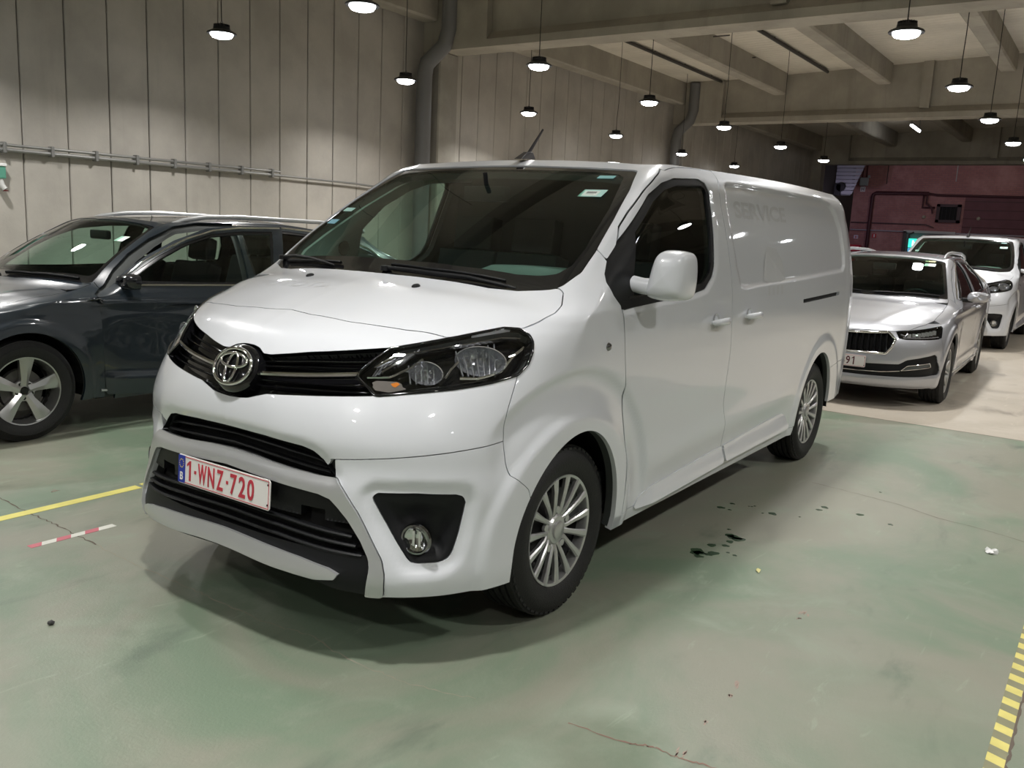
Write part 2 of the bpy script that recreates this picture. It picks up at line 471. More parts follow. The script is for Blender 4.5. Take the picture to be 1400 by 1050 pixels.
b = MB()
for y0, y1 in ((WY-.35, 4.0), (4.0, YR+.3)):
    b.add([(XF,y0,slope(y0)),(XR,y0,slope(y0)),(XR,y1,slope(y1)),(XF,y1,slope(y1)),(XF,y0,slope(y0)+.25),(XR,y0,slope(y0)+.25),(XR,y1,slope(y1)+.25),(XF,y1,slope(y1)+.25)], [(0,1,2,3),(4,7,6,5),(0,4,5,1),(1,5,6,2),(2,6,7,3),(3,7,4,0)])
st(b.build('ceiling', DECK))
# columns and girders
def girder(x1, zb=4.2, wdt=.48, ends=-5.95):
    x0 = x1-wdt; zt = lambda y: slope(y)+.02
    b = MB(); ys = [WY-.05, ends, ends+.001, 4.0, YR]
    b.prism([(WY-.04,zb),(ends,zb),(ends,zt(ends)),(WY-.04,zt(WY))], x0, x1, 'x')
    b.prism([(ends,zb),(YR,zb),(YR,zb+.11),(ends,zb+.11)], x0, x1, 'x')
    # chamfer from the flange to the web, web, top flange
    for s in (0, 1):
        xa = x1 if s else x0; xw = x1-.14 if s else x0+.14
        b.add([(xa,ends,zb+.11),(xa,YR,zb+.11),(xw,YR,zb+.24),(xw,ends,zb+.24),((x0+x1)/2,ends,zb+.11),((x0+x1)/2,YR,zb+.11),((x0+x1)/2,YR,zb+.24),((x0+x1)/2,ends,zb+.24)], [(0,1,2,3),(4,7,6,5),(0,3,7,4),(1,5,6,2),(0,4,5,1),(3,2,6,7)])
    b.prism([(ends,zb+.2),(YR,zb+.2),(YR,zt(YR)),(4,zt(4)),(ends,zt(ends))], x0+.14, x1-.14, 'x')
    for y in (-1.45, 1.0, 3.45, 5.9): b.b2((x0+.02,y-.10,zb+.2),(x1-.02,y+.10,zt(y)))
    return st(b.build('girder', CONCB, bevel=0))
GX = (-8.47, -17.95, -29.7)
girder(1.15)
for gx in GX: girder(gx)
for x0, x1 in ((.67,1.15),(-8.95,-8.47),(-18.43,-17.95),(-30.18,-29.7)): st(MB().b2((x0,WY-.05,0),(x1,-6.85,4.2)).build('column', CONCD, bevel=.02, seg=1))
# roof ribs between the girders
bays = [(XR, 1.15), (.67, GX[0]), (-8.95, GX[1]), (-18.43, GX[2]), (-30.18, XF)]
for i, (xa, xb_) in enumerate(bays):
    for y in (-6.90, -4.42, -2.15, .20, 2.5, 4.85, 7.2):
        zb = 4.64+.055*(min(y, 4)+6.94)-.05*max(0, y-4)
        st(MB().b2((xb_-.0,y-.30,zb),(xa,y,slope(y)+.05)).build('roof_rib', CONCB, bevel=.03, seg=1))
# downpipes beside the columns
for x in (-8.24, -17.72):
    b = MB(); b.tube([(x,-6.97,0),(x,-6.97,3.80),(x-.02,-6.94,3.98),(x-.16,-6.72,4.25),(x-.20,-6.66,4.50),(x-.20,-6.66,5.13)], .125, 20); b.lathe([(.133,-.03),(.133,.03)], 20, 'z', c=(x,-6.97,2.1))
    tag(b.build('downpipe', mat('pipe_grey', (.16,.16,.16), .4), smooth=50), 'grey drainpipe bending into the roof beside the %s concrete column' % ('nearer' if x > -10 else 'farther'), 'pipe')
# ------------------------------------------------------------------ hanging lamps
LAMPH = 3.4
LM = [  # x, y, label
 (-3.44,-5.69,'dome lamp hanging in front of the concrete wall, above the dark estate car'),
 (-3.15,-3.34,'dome lamp cut by the top edge of the picture, above the van bonnet side'),
 (-6.46,-5.77,'dome lamp hanging just left of the grey downpipe'),
 (-6.17,-3.43,'dome lamp in front of the first girder, above the van aerial'),
 (-9.75,-5.97,'lower dome lamp hanging directly over the tip of the aerial'),
 (-9.17,-3.47,'dome lamp above the driver side of the van roof, right of the aerial'),
 (-13.09,-6.12,'small dome lamp midway along the second stretch of panelled wall'),
 (-12.17,-3.51,'dome lamp just below the left end of the second girder'),
 (-16.88,-6.41,'small dome lamp low over the van roof near the second column'),
 (-15.51,-3.61,'small dome lamp under the second girder, left of its middle'),
 (-18.7,-3.63,'faint small dome lamp beside the start of the red brick wall'),
 (-20.36,-6.45,'tiny dome lamp peeping over the van roof edge'),
 (-5.92,.66,'large bright dome lamp near the top right of the picture'),
 (-9.03,.64,'dome lamp on a thin cord left of the top right roof rib'),
 (-12.09,.61,'dome lamp hanging right under the second girder above the silver car'),
 (-15.35,.60,'dome lamp at the right edge below the second girder')]
HID = [(.2,-3.3),(3.4,-3.3),(-.95,-6.1),(2.6,-5.8),(-2.3,.4),(1.5,.6),(4.6,.6),(6.6,.7),(-18.6,.6),(-9.0,4.0),(-5.9,3.9),(-2.9,3.8),(.2,3.8),(3.3,3.9),(-12.2,4.4),(-15.5,4.6),(-6,8.2),(-1,8.2),(4,8.2),(6.0,-4.)]
b = MB(); b.lathe([(0,.085),(.045,.083),(.05,.06),(.085,.055),(.09,.025),(.145,.0),(.155,-.012),(.150,-.022),(.118,-.020),(.116,-.012),(0,-.010)], 28, 'z')
for k in range(20):
    a = 2*math.pi*k/20; b.box((.068*math.cos(a), .068*math.sin(a), .062), (.03,.004,.03), Matrix.Rotation(a, 3, 'Z'))
b.tube([(0,0,.085),(.012,0,.10),(.0,0,.118),(-.012,0,.10),(0,0,.085)], .004, 6)
hm = b.build('lamp_housing', mat('lamp_black', (.02,.02,.022), .4, .2), smooth=40)
b = MB(); b.lathe([(.118,-.012),(.116,-.030),(.100,-.052),(.06,-.064),(0,-.068)], 28, 'z')
dm = b.build('diffuser', mat('lamp_glow', (.9,.9,.9), .5, emit=(.96,.97,1), estr=26), smooth=60)
HM, DM = hm.data, dm.data
for o in (hm, dm): bpy.data.objects.remove(o)
def lampdata(e):
    k = 'lamp_light_%d' % e
    if k in bpy.data.lights: return bpy.data.lights[k]
    l = bpy.data.lights.new(k, 'AREA'); l.shape = 'DISK'; l.size = .22; l.energy = e; l.color = (1, .98, .95); l.spread = math.radians(138); return l
LAMP_W = 38
def hang(x, y, label=None, e=LAMP_W, cordjit=0.):
    t = empty('pendant_lamp', (x, y, LAMPH), 0, label, 'lamp', 'dome lamps hanging on thin cords')
    link('lamp_housing', HM, t); link('diffuser', DM, t)
    lo = bpy.data.objects.new('lamp_light', lampdata(e)); COL.objects.link(lo); lo.parent = t; lo.location = (0, 0, -.071)
    z = slope(y)-LAMPH
    c = MB().tube([(0,0,.115),(.004,0,.3),(-.006+cordjit,.004,.6),(cordjit,0,z)], .0055, 6).build('cord', mat('cord_black', (.02,.02,.02), .6), t)
    return t
random.seed(5)
for x, y, lb in LM: hang(x, y, lb, LAMP_W, random.uniform(-.02, .02))
for x, y in HID: hang(x, y, 'dome lamp of the rows outside the picture')
# ------------------------------------------------------------------ van body surface (left half, x forward from the front axle, y left)
def van_w(z):
    zs = np.array([.18,.30,.45,.60,.75,.95,1.10,1.25,1.40,1.55,1.70,1.78,1.83])
    ws = np.array([.895,.925,.940,.948,.955,.958,.955,.944,.918,.884,.842,.805,.745])
    return np.interp(z, zs, ws)
SIDE_S = np.array([0, .03, .08, .16, .26, .36, .46, .56, .66, .76, .86, .93, .965, .985])
def van_grid():
    rings = []
    th = np.radians([0, 12, 24, 35, 46, 56, 65, 74, 82, 90])
    A = [  # xc, zc, w, xs, zs, n
        (.800,.175,.880,.10,.175,2.7), (.895,.225,.915,.10,.225,2.8), (.925,.30,.930,.10,.30,2.9), (.905,.40,.938,.10,.40,2.9),
        (.888,.50,.945,.10,.50,2.85), (.888,.60,.950,.10,.60,2.8), (.880,.69,.953,.08,.69,2.7), (.892,.77,.956,.06,.77,2.6),
        (.880,.86,.957,.04,.86,2.45), (.845,.95,.957,.02,.95,2.3), (.800,1.035,.955,.0,1.02,2.2),
        (.745,1.095,.952,-.01,1.07,2.15), (.66,1.137,.950,-.03,1.11,2.15), (.50,1.192,.948,-.05,1.15,2.2), (.33,1.247,.944,-.08,1.19,2.3)]
    for xc, zc, w, xs, zs, n in A:
        c, s = np.cos(th)**(2/n), np.sin(th)**(2/n)
        x = xs+(xc-xs)*c; y = w*s; z = zc+(zs-zc)*(y/w)**2
        front = np.stack([x, y, z], 1)
        rings.append((front, xs, zs))
    fr = np.array([0, .15, .31, .47, .62, .76, .88, 1.0])
    def ring_b(c, k, p, q, zs, xs=None):         # centre, glass corner, pillar, side start
        x = c[0]+(k[0]-c[0])*fr**2; y = k[1]*fr; z = c[1]+(k[2]-c[1])*fr**2
        f = np.concatenate([np.stack([x, y, z], 1), [p], [q]])
        rings.append((f, q[0], zs))
    ring_b((.165,1.292), (-.035,.845,1.275), (-.10,.905,1.258), (-.17,.935,1.24), 1.24)
    for t in (.25, .5, .75, 1.0):
        b = .022*4*t*(1-t)
        L = lambda a, c: np.array(a)*(1-t)+np.array(c)*t
        c = L((.165,1.292), (-.84,1.812))+[b*.5, b]; k = L((-.035,.845,1.275), (-.80,.685,1.782))+[b*.5, b*.5, b]
        p = L((-.10,.905,1.258), (-.845,.745,1.795))+[b*.5, b*.6, b]; q = L((-.17,.935,1.24), (-.93,.790,1.785))+[0, b, b*.6]
        ring_b(c, k, p, q, q[2])
    ring_b((-.925,1.845), (-.895,.66,1.822), (-.93,.705,1.824), (-1.0,.742,1.830), 1.832)
    G = []
    for f, xs, zs in rings:
        xe = -4.00
        w0 = f[-1,1]
        x = xs+(xe-xs)*SIDE_S[1:]
        rise = (zs > 1.7)*0.028*np.sin(np.clip((xs-x)/3, 0, 1)*math.pi*.8)
        z = np.full_like(x, zs)+rise
        y = np.full_like(x, van_w(zs))
        y = y+(w0-y)*np.exp(-(xs-x)/.25)
        y -= .018*sstep(2.6, 4.2, -x)
        zt = sstep(1.2, 1.85, zs)
        side = np.stack([x, y, z], 1)
        yr = y[-1]
        xr = -4.00-.05*(1-zt*.6)
        rear = np.array([[xr-.0, yr-.035, zs], [xr-.035, yr-.10, zs], [xr-.05, yr*.6, zs], [xr-.055, 0, zs]])
        side[-1,1] -= .01
        if zs < .45: rear[:,0] -= .0
        G.append(np.concatenate([f, side, rear]))
    return np.array(G)
def van_surface(step=.018):
    G = van_grid(); D = patch(G, step)
    r, c = D.shape[:2]
    D[:,0,1] = 0; D[:,-1,1] = 0
    V = D.reshape(-1, 3); F = grid_tris(r, c)
    # roof: from the header back between the centre line and the rail
    top = D[-1]; jc = np.argmin(np.abs(top[:,0]+1.0)+ (top[:,1] < .6)*9)
    head = top[:jc+1]; rail = top[jc:]
    rail = rail[rail[:,1] > .02*0-1]
    ks = np.arange(len(rail))
    fy = head[:,1]/head[-1,1]
    R = np.zeros((len(rail), jc+1, 3))
    for k in ks:
        p = rail[k]; dec = math.exp(-abs(p[0]-rail[0,0])/.5)
        R[k,:,1] = fy*p[1]
        R[k,:,0] = p[0]+(head[:,0]-head[-1,0])*dec
        cr = .045*(1-dec)
        R[k,:,2] = p[2]+(head[:,2]-head[-1,2])*dec+cr*(1-fy**2)*min(1, p[1]/.5)
    Rf = grid_tris(len(rail), jc+1)
    mid = np.array([-1.6, 0, .95]); fs = []
    for W, T in ((V, F), (R.reshape(-1,3), Rf)):
        n = np.cross(W[T[:,1]]-W[T[:,0]], W[T[:,2]]-W[T[:,0]])
        fs.append(T if (np.einsum('ij,ij->i', n, W[T].mean(1)-mid)).sum() > 0 else T[:, ::-1])
    V = np.concatenate([V, R.reshape(-1,3)]); F = np.concatenate([fs[0], fs[1]+r*c])
    V, F = weld(V, F)
    S = Surf(V, F)
    c0 = np.abs(S.V[:,1]) < 1e-6
    S.N[c0,1] = 0; S.N[c0] /= np.maximum(np.linalg.norm(S.N[c0], axis=1, keepdims=True), 1e-9)
    return S
# ------------------------------------------------------------------ wheels (axis along y, outer face towards +y, centred on the axle)
def tyre_mesh(R=.342, rim=.225, W=.215, tread=True, n=96):
    b = MB(); h = W/2
    prof = [(rim-.006, h-.022), (rim+.004, h-.012), (rim+.018, h-.004), ((R+rim)/2-.01, h+.006), ((R+rim)/2+.012, h+.006), (R-.035, h-.001), (R-.020, h-.010), (R-.007, h-.022)]
    b.lathe(prof+[(R-.012, h-.030)], n, 'y')
    # tread ribs between grooves
    ribs = [(-h+.022, -h+.052), (-h+.060, -.022), (-.014, .014), (.022, h-.060), (h-.052, h-.022)]
    b.lathe([(R-.012, -h+.02), (R-.012, h-.02)], n, 'y')
    for a, c in ribs: b.lathe([(R-.012, a), (R-.001, a+.002), (R, (a+c)/2), (R-.001, c-.002), (R-.012, c)], n, 'y')
    b.lathe([(r, -y) for r, y in reversed(prof)], n, 'y')
    b.lathe([(rim-.006, -h+.022), (rim-.012, 0), (rim-.006, h-.022)], n, 'y')
    if tread:                                   # shoulder lugs
        for k in range(56):
            a = 2*math.pi*k/56; c, s_ = math.cos(a), math.sin(a)
            R3 = Matrix.Rotation(-a, 3, 'Y')
            b.box((c*(R-.019), h-.022, s_*(R-.019)), (.020, .020, .024), R3)
            b.box((c*(R-.019), -h+.022, s_*(R-.019)), (.020, .020, .024), R3)
    return b
def blade(b, pts, w, y, t=.008, dish=None):
    """spoke: polyline of (r, angle) with widths w, face at depth y(r)"""
    V = []; n = len(pts)
    for i, (r, a) in enumerate(pts):
        c = Vector((math.cos(a), 0, math.sin(a))); q = Vector((-math.sin(a), 0, math.cos(a)))
        hw = w[i]/2; yy = y(r)
        V += [c*r+q*hw+Vector((0,yy-.005,0)), c*r+q*hw*.55+Vector((0,yy,0)), c*r-q*hw*.55+Vector((0,yy,0)), c*r-q*hw+Vector((0,yy-.005,0)), c*r-q*hw*.8+Vector((0,yy-.02,0)), c*r+q*hw*.8+Vector((0,yy-.02,0))]
    F = []
    for i in range(n-1):
        for j in range(6): F.append((i*6+j, i*6+(j+1) % 6, (i+1)*6+(j+1) % 6, (i+1)*6+j))
    F += [tuple(range(6)), tuple(reversed(range((n-1)*6, n*6)))]
    b.add(V, F)
def van_wheel(parent, name='wheel'):
    t = tyre_mesh().build(name, RUBBER, parent, smooth=35)
    b = MB(); yo = .098; R = .226
    yf = lambda r: yo-.012+.016*math.cos(min(1, r/R)*math.pi)*-.6-(.010 if r < .07 else 0)
    b.lathe([(R, yo-.012), (R-.002, yo-.003), (R-.012, yo-.006), (R-.016, yo-.022), (R-.018, yo-.05)], 72, 'y')
    b.lathe([(.0, yo-.004), (.030, yo-.005), (.036, yo-.008), (.038, yo-.016), (.055, yo-.018), (.062, yo-.026), (.064, yo-.04)], 48, 'y')
    for k in range(5):
        a0 = math.radians(72*k+90)
        for s in (-1, 1):                        # looped pair
            blade(b, [(.046, a0+s*.30), (.075, a0+s*.30), (.12, a0+s*.235), (.17, a0+s*.215), (R-.006, a0+s*.21)], [.022, .019, .021, .026, .036], yf)
        blade(b, [(.050, a0+math.pi/5), (.09, a0+math.pi/5), (.14, a0+math.pi/5), (R-.006, a0+math.pi/5)], [.030, .022, .024, .036], yf)
        b.lathe([(.0, 0), (.014, -.002), (.016, -.014)], 16, 'y', c=(math.cos(a0)*.082, yo-.018, math.sin(a0)*.082))
    b.build('hub_cap', RIMSIL, t, smooth=30)
    d = MB(); d.lathe([(.219, .05), (.212, .03), (.2, .0), (.19, -.05)], 40, 'y'); d.lathe([(0, .045), (.14, .045), (.145, .02), (.19, .0), (.205, -.03)], 40, 'y')
    for k in range(5):
        a = math.radians(72*k+40); d.lathe([(0, .056), (.011, .056), (.012, .04)], 8, 'y', c=(.06*math.cos(a), 0, .06*math.sin(a)))
    d.build('steel_rim', mat('steel_rim', (.035,.035,.035), .55, .5), t, smooth=30)
    return t
# ------------------------------------------------------------------ the van
XB = np.array([(.27,.20),(.30,.50),(.346,.603),(.42,.661),(.429,.696),(.431,.776),(.418,.88),(.388,.938),(.356,.995),(.345,1.03),(.36,1.16),(.36,1.3)])
P_HOOD = [(.59,-.2),(.592,0),(.606,.12),(.597,.314),(.57,.438),(.542,.537),(.514,.60),(.487,.678),(.40,.745),(.30,.80),(.257,.834),(.186,.855),(.097,.868),(.035,.858),(-.020,.828),(-.028,.80),(-.009,.777),(.062,.67),(.100,.563),(.135,.30),(.152,.12),(.154,0),(.154,-.2)]
P_WS = [(-.838,-.2),(-.838,0),(-.834,.19),(-.827,.417),(-.819,.67),(-.813,.698),(-.79,.708),(-.651,.751),(-.433,.797),(-.242,.828),(-.134,.834),(-.046,.808),(-.02,.79),(-.005,.777),(.066,.67),(.104,.563),(.139,.30),(.156,.12),(.158,0),(.158,-.2)]
P_CLEAR = [(-.79,-.2),(-.79,0),(-.785,.50),(-.770,.63),(-.741,.670),(-.496,.742),(-.240,.785),(-.142,.785),(-.085,.755),(-.050,.70),(-.017,.612),(.028,.365),(.052,.12),(.054,0),(.054,-.2)]
P_DOOR = [(-1.562,1.88),(-1.3,1.88),(-1.1,1.88),(-.985,1.845),(-.916,1.806),(-.81,1.760),(-.716,1.709),(-.523,1.597),(-.423,1.532),(-.35,1.456),(-.27,1.40),(-.222,1.345),(-.208,1.31),(-.24,1.262),(-.30,1.213),(-.308,1.10),(-.325,.98),(-.36,.8),(-.402,.55),(-.414,.42),(-.413,.28),(-1.555,.28),(-1.535,.41),(-1.519,.549),(-1.478,.658),(-1.476,.758),(-1.490,.894),(-1.49,.994),(-1.48,1.157),(-1.475,1.329),(-1.465,1.50),(-1.455,1.64),(-1.465,1.75),(-1.52,1.81)]
P_WIN = [(-.208,1.362),(-.312,1.440),(-.499,1.552),(-.706,1.678),(-.838,1.735),(-.987,1.766),(-1.27,1.782),(-1.325,1.766),(-1.345,1.72),(-1.331,1.62),(-1.312,1.512),(-1.275,1.368),(-1.237,1.316),(-1.14,1.262),(-.970,1.242),(-.419,1.212),(-.31,1.203),(-.232,1.253),(-.190,1.318)]
P_REC = [(-1.57,1.770),(-1.62,1.783),(-1.847,1.790),(-2.6,1.790),(-3.35,1.785),(-3.55,1.762),(-3.66,1.70),(-3.72,1.60),(-3.735,1.424),(-3.715,1.345),(-3.66,1.318),(-2.754,1.287),(-2.036,1.268),(-1.68,1.254),(-1.62,1.268),(-1.58,1.36),(-1.55,1.60)]
P_HL = [(.490,.992),(.499,1.005),(.538,1.048),(.585,1.082),(.778,1.118),(.907,1.141),(1.006,1.156),(1.071,1.154),(1.105,1.134),(1.114,1.110),(1.105,1.076),(1.083,1.038),(1.038,1.003),(.932,.980),(.807,.962),(.668,.946),(.57,.933),(.556,.935),(.535,.955),(.499,.982)]
P_GR = [(-.2,1.047),(.0,1.047),(.03,1.046),(.065,1.039),(.095,1.024),(.13,1.024),(.291,1.048),(.60,1.085),(.50,.99),(.562,.933),(.341,.914),(.17,.899),(.12,.884),(.09,.874),(.05,.869),(0,.867),(-.2,.867)]
P_UI = [(-.2,.756),(0,.756),(.178,.752),(.329,.741),(.372,.730),(.405,.706),(.431,.677),(.456,.651),(.40,.648),(.27,.655),(.12,.668),(0,.673),(-.2,.673)]
P_SB = [(-.2,.675),(0,.675),(.12,.670),(.27,.657),(.40,.650),(.458,.651),(.487,.614),(.531,.548),(.581,.451),(.612,.392),(.622,.343),(.620,.262),(.564,.262),(.577,.364),(.573,.394),(.547,.448),(.501,.518),(.47,.555),(.444,.580),(.404,.591),(.219,.603),(0,.616),(-.2,.616)]
P_LI = [(-.2,.612),(0,.612),(.219,.598),(.404,.587),(.44,.577),(.466,.553),(.497,.516),(.543,.446),(.569,.392),(.573,.364),(.56,.225),(-.2,.225)]
LIPZ = ([-1,0,.25,.41,.47,.56], [.314,.314,.300,.289,.270,.262])
P_LB = [(-.2,.384),(0,.384),(.105,.380),(.25,.372),(.351,.363),(.453,.347),(.492,.330),(.476,.315),(.411,.305),(.25,.312),(.1,.322),(0,.325),(-.2,.325)]
P_FOG = [(.574,.602),(.587,.613),(.705,.618),(.825,.611),(.847,.603),(.855,.585),(.852,.559),(.837,.476),(.820,.413),(.808,.390),(.785,.380),(.713,.379),(.695,.384),(.683,.398),(.650,.453),(.606,.532),(.576,.588)]
P_RB = [(-3.47,.30),(-3.47,.60),(-3.50,.64),(-3.66,.655),(-4.3,.67),(-4.3,.30)]

def roll_open(poly):
    """start a half outline at the centre line"""
    k = max(i for i in range(len(poly)) if poly[i][0] < 0); p = poly[k+1:]+poly[:k+1] if k < len(poly)-1 else poly
    return [q for q in p if q[0] >= 0]

def sweep(P, N, hw, t):
    """strip along points P with normals N: half width hw (across, in the surface), thickness t; rounded profile"""
    P = np.asarray(P); N = np.asarray(N); T = np.gradient(P, axis=0); T /= np.linalg.norm(T, axis=1, keepdims=True)
    B = np.cross(N, T); hw = np.broadcast_to(np.asarray(hw, float), (len(P),))[:,None]
    sec = [(-1, -t), (-1, -.15*t), (-.72, .7*t), (0, t), (.72, .7*t), (1, -.15*t), (1, -t)]
    V = np.concatenate([P+B*hw*a+N*c for a, c in sec]); n = len(P); m = len(sec)
    F = []
    for j in range(m):
        k = (j+1) % m
        for i in range(n-1): F.append((j*n+i, k*n+i, k*n+i+1, j*n+i+1))
    return V.tolist(), F

class Finder:
    """point and normal on a surface from 2D coordinates"""
    def __init__(s, S, co, ok): s.c = co[ok]; s.V = S.V[ok]; s.N = S.N[ok]
    def __call__(s, q, off=0.):
        q = np.atleast_2d(np.asarray(q, float)); P = []; N = []
        for a in q:
            d = ((s.c-a)**2).sum(1); i = np.argpartition(d, 8)[:8]; w = 1/(d[i]+2e-5)
            # local linear fit
            A = np.c_[np.ones(8), s.c[i]-a]*np.sqrt(w)[:,None]
            B = np.c_[s.V[i], s.N[i]]*np.sqrt(w)[:,None]
            r = np.linalg.lstsq(A, B, rcond=1e-4)[0][0]
            n = r[3:]/np.linalg.norm(r[3:]); P.append(r[:3]+n*off); N.append(n)
        return np.array(P), np.array(N)

def bar_on(b, find, q, hw, t, off, k=24):
    """bar following the surface along coordinates q (polyline), at offset off"""
    q = np.asarray(q, float); s = np.concatenate([[0], np.cumsum(np.hypot(*np.diff(q, axis=0).T))]); u = np.linspace(0, s[-1], k)
    qq = np.stack([np.interp(u, s, q[:,0]), np.interp(u, s, q[:,1])], 1)
    P, N = find(qq, off)
    V, F = sweep(P, N, hw, t); b.add(V, F)
    return P

def wall_on(b, find, poly, o0, o1, n=120, closed=True, clampy=True):
    """upright strip following an outline on the surface, from offset o0 to o1"""
    q = np.asarray(poly, float); q = q[q[:,0] > -.1] if clampy else q
    if closed and not clampy: q = np.concatenate([q, q[:1]])
    if clampy: q[:,0] = np.maximum(q[:,0], 0)
    s = np.concatenate([[0], np.cumsum(np.hypot(*np.diff(q, axis=0).T))]); u = np.linspace(0, s[-1], n)
    qq = np.stack([np.interp(u, s, q[:,0]), np.interp(u, s, q[:,1])], 1)
    P, N = find(qq, 0.)
    V = np.concatenate([P+N*o0, P+N*o1]); b.add(V.tolist(), [(i, i+1, n+i+1, n+i) for i in range(n-1)])

def van_prepare():
    S = van_surface()
    V, N = S.V, S.N; x, y, z = V.T
    side = sstep(.45, .75, N[:,1])*sstep(.55, .7, y)
    d = np.zeros(len(V))
    xz = XZ(V)
    d -= .014*sstep(.012, -.012, poly_sd(xz, P_REC))*side
    r = np.hypot(x*1.0, z-.33)
    r = np.hypot(x-.03, z-.33)
    d += .016*(1-sstep(.475, .525, r))*sstep(.1, .5, N[:,1])*(x > -1)
    d -= .017*sstep(.675, .635, r)*sstep(.50, .61, r)*sstep(.35, .65, N[:,1])*sstep(.6, .75, y)*(x > -1)*sstep(.30,.50,z)*sstep(.52,.40,x)
    rr = np.hypot(x+3.275, z-.34)
    d += .012*(1-sstep(.50, .56, rr))*side*(x < -2)
    win = poly_sd(xz, P_WIN)
    d -= .006*sstep(.03, -.0, win)*side
    # shoulder line above the sill, soft scallop in the lower doors
    d += .010*np.exp(-((z-(.50-.04*(x+.4)*.8))/.07)**2)*side*sstep(-.35, -.9, x)*sstep(-2.9, -2.4, x)
    w = wrap(V)
    fog = poly_sd(w, P_FOG); front = sstep(.05, .3, N[:,0])*(z < 1.2)
    d -= .016*sstep(.05, .012, fog)*front
    d -= .010*sstep(.03, .0, poly_sd(w, P_UI))*front
    # bonnet creases
    edge = np.abs(y-(.50+.30*(.6-x)))
    d += .006*sstep(.35, .0, edge)*(z > 1.0)*(x > .1)*sstep(.60,.40,x)*sstep(.1,.25,x)
    S.V = V+N*d[:,None]
    c0 = np.abs(V[:,1]) < 1e-6; S.V[c0,1] = 0
    S.N = vnormals(S.V, S.F); S.N[c0,1] = 0; S.N /= np.maximum(np.linalg.norm(S.N, axis=1, keepdims=True), 1e-9)
    return S

PLATES = {}
def plate(parent, txt, org, xd, yd, name='number_plate', band=True, ink=None):
    """Belgian plate: white with red rim and letters, blue band"""
    M = frame(org, xd, yd)
    w, h = .26, .055
    b = MB(); b.prism([(-w+.008,-h),(w-.008,-h),(w,-h+.008),(w,h-.008),(w-.008,h),(-w+.008,h),(-w,h-.008),(-w,-h+.008)], -.004, 0, 'z')
    p = b.build(name, mat('plate_white', (.78,.76,.74), .35), parent, bevel=.0012); p.matrix_local = M
    red = mat('plate_red', (.50,.035,.06), .4)
    r = MB(); t = .0022
    for a, c in (((-w+.006,-h+.005),(w-.006,-h+.005+t)),((-w+.006,h-.005-t),(w-.006,h-.005)),((-w+.006,-h+.005),(-w+.006+t,h-.005)),((w-.006-t,-h+.005),(w-.006,h-.005))):
        r.b2((a[0],a[1],.0),(c[0],c[1],.0012))
    r.build('plate_border', red, p)
    if band:
        r = MB(); r.b2((-w+.003,-h+.003,0),(-w+.043,h-.003,.0016)); r.build('blue_band', mat('plate_blue', (.01,.03,.33), .35), p)
        me = text_mesh('B', .042, .85, .0006, bold=.0008); me.transform(Matrix.Translation((-w+.023,-.028,.0022))); link('letter', me, p, mat('plate_white'))
        st = MB()
        for k in range(12):
            a = k*math.pi/6; cx, cy = -w+.023+.0125*math.cos(a), .022+.0125*math.sin(a)*1.25
            st.prism([(cx+(.0026 if j % 2 == 0 else .0011)*math.sin(j*math.pi/5), cy+(.0026 if j % 2 == 0 else .0011)*math.cos(j*math.pi/5)) for j in range(10)], .0016, .0024, 'z')
        st.build('star_ring', mat('plate_star', (.75,.6,.05), .4), p)
    glyphs = MB(); mats = []
    def glyph(t, cx, wd, hh=.076):
        me = text_mesh(t, .1, 1, .0008, bold=.0018)
        xs = [q.co.x for q in me.vertices]; ys = [q.co.y for q in me.vertices]
        me.transform(Matrix.Translation((cx,0,.0012)) @ Matrix.Diagonal((wd/(max(xs)-min(xs)), hh/(max(ys)-min(ys)), 1, 1)) @ Matrix.Translation((-(max(xs)+min(xs))/2, -(max(ys)+min(ys))/2, 0)))
        link('character', me, p, ink or red)
    x = -.192
    for k, c in enumerate(txt):
        if c == '-':
            q = MB(); q.b2((x-.006,-.006,0),(x+.006,.006,.0012)); q.build('character', ink or red, p); x += .034 if k < 3 else .036; continue
        if c == '1':
            q = MB(); q.prism([(x-.001,-.038),(x+.010,-.038),(x+.010,.038),(x+.002,.038),(x-.014,.024),(x-.014,.014),(x-.001,.024)], 0, .0012, 'z'); q.build('character', ink or red, p); x += .036 if k == 0 else .030; continue
        wd = {'W': .050, 'N': .038, 'Z': .036, '7': .036, '2': .036, '0': .036, '1': .02, '6': .036, '9': .036}.get(c, .036)
        glyph(c, x+(.008 if c == 'W' else 0), wd); x += .060 if c == 'W' else .051 if c == 'N' else .047 if c != 'Z' else .040
    sc = MB()
    for yy in (.036, -.036): sc.lathe([(0,.0016),(.0035,.0014),(.004,0)], 10, 'z', c=(w-.012, yy, 0))
    sc.build('screw', BLKPLAS, p)
    return p

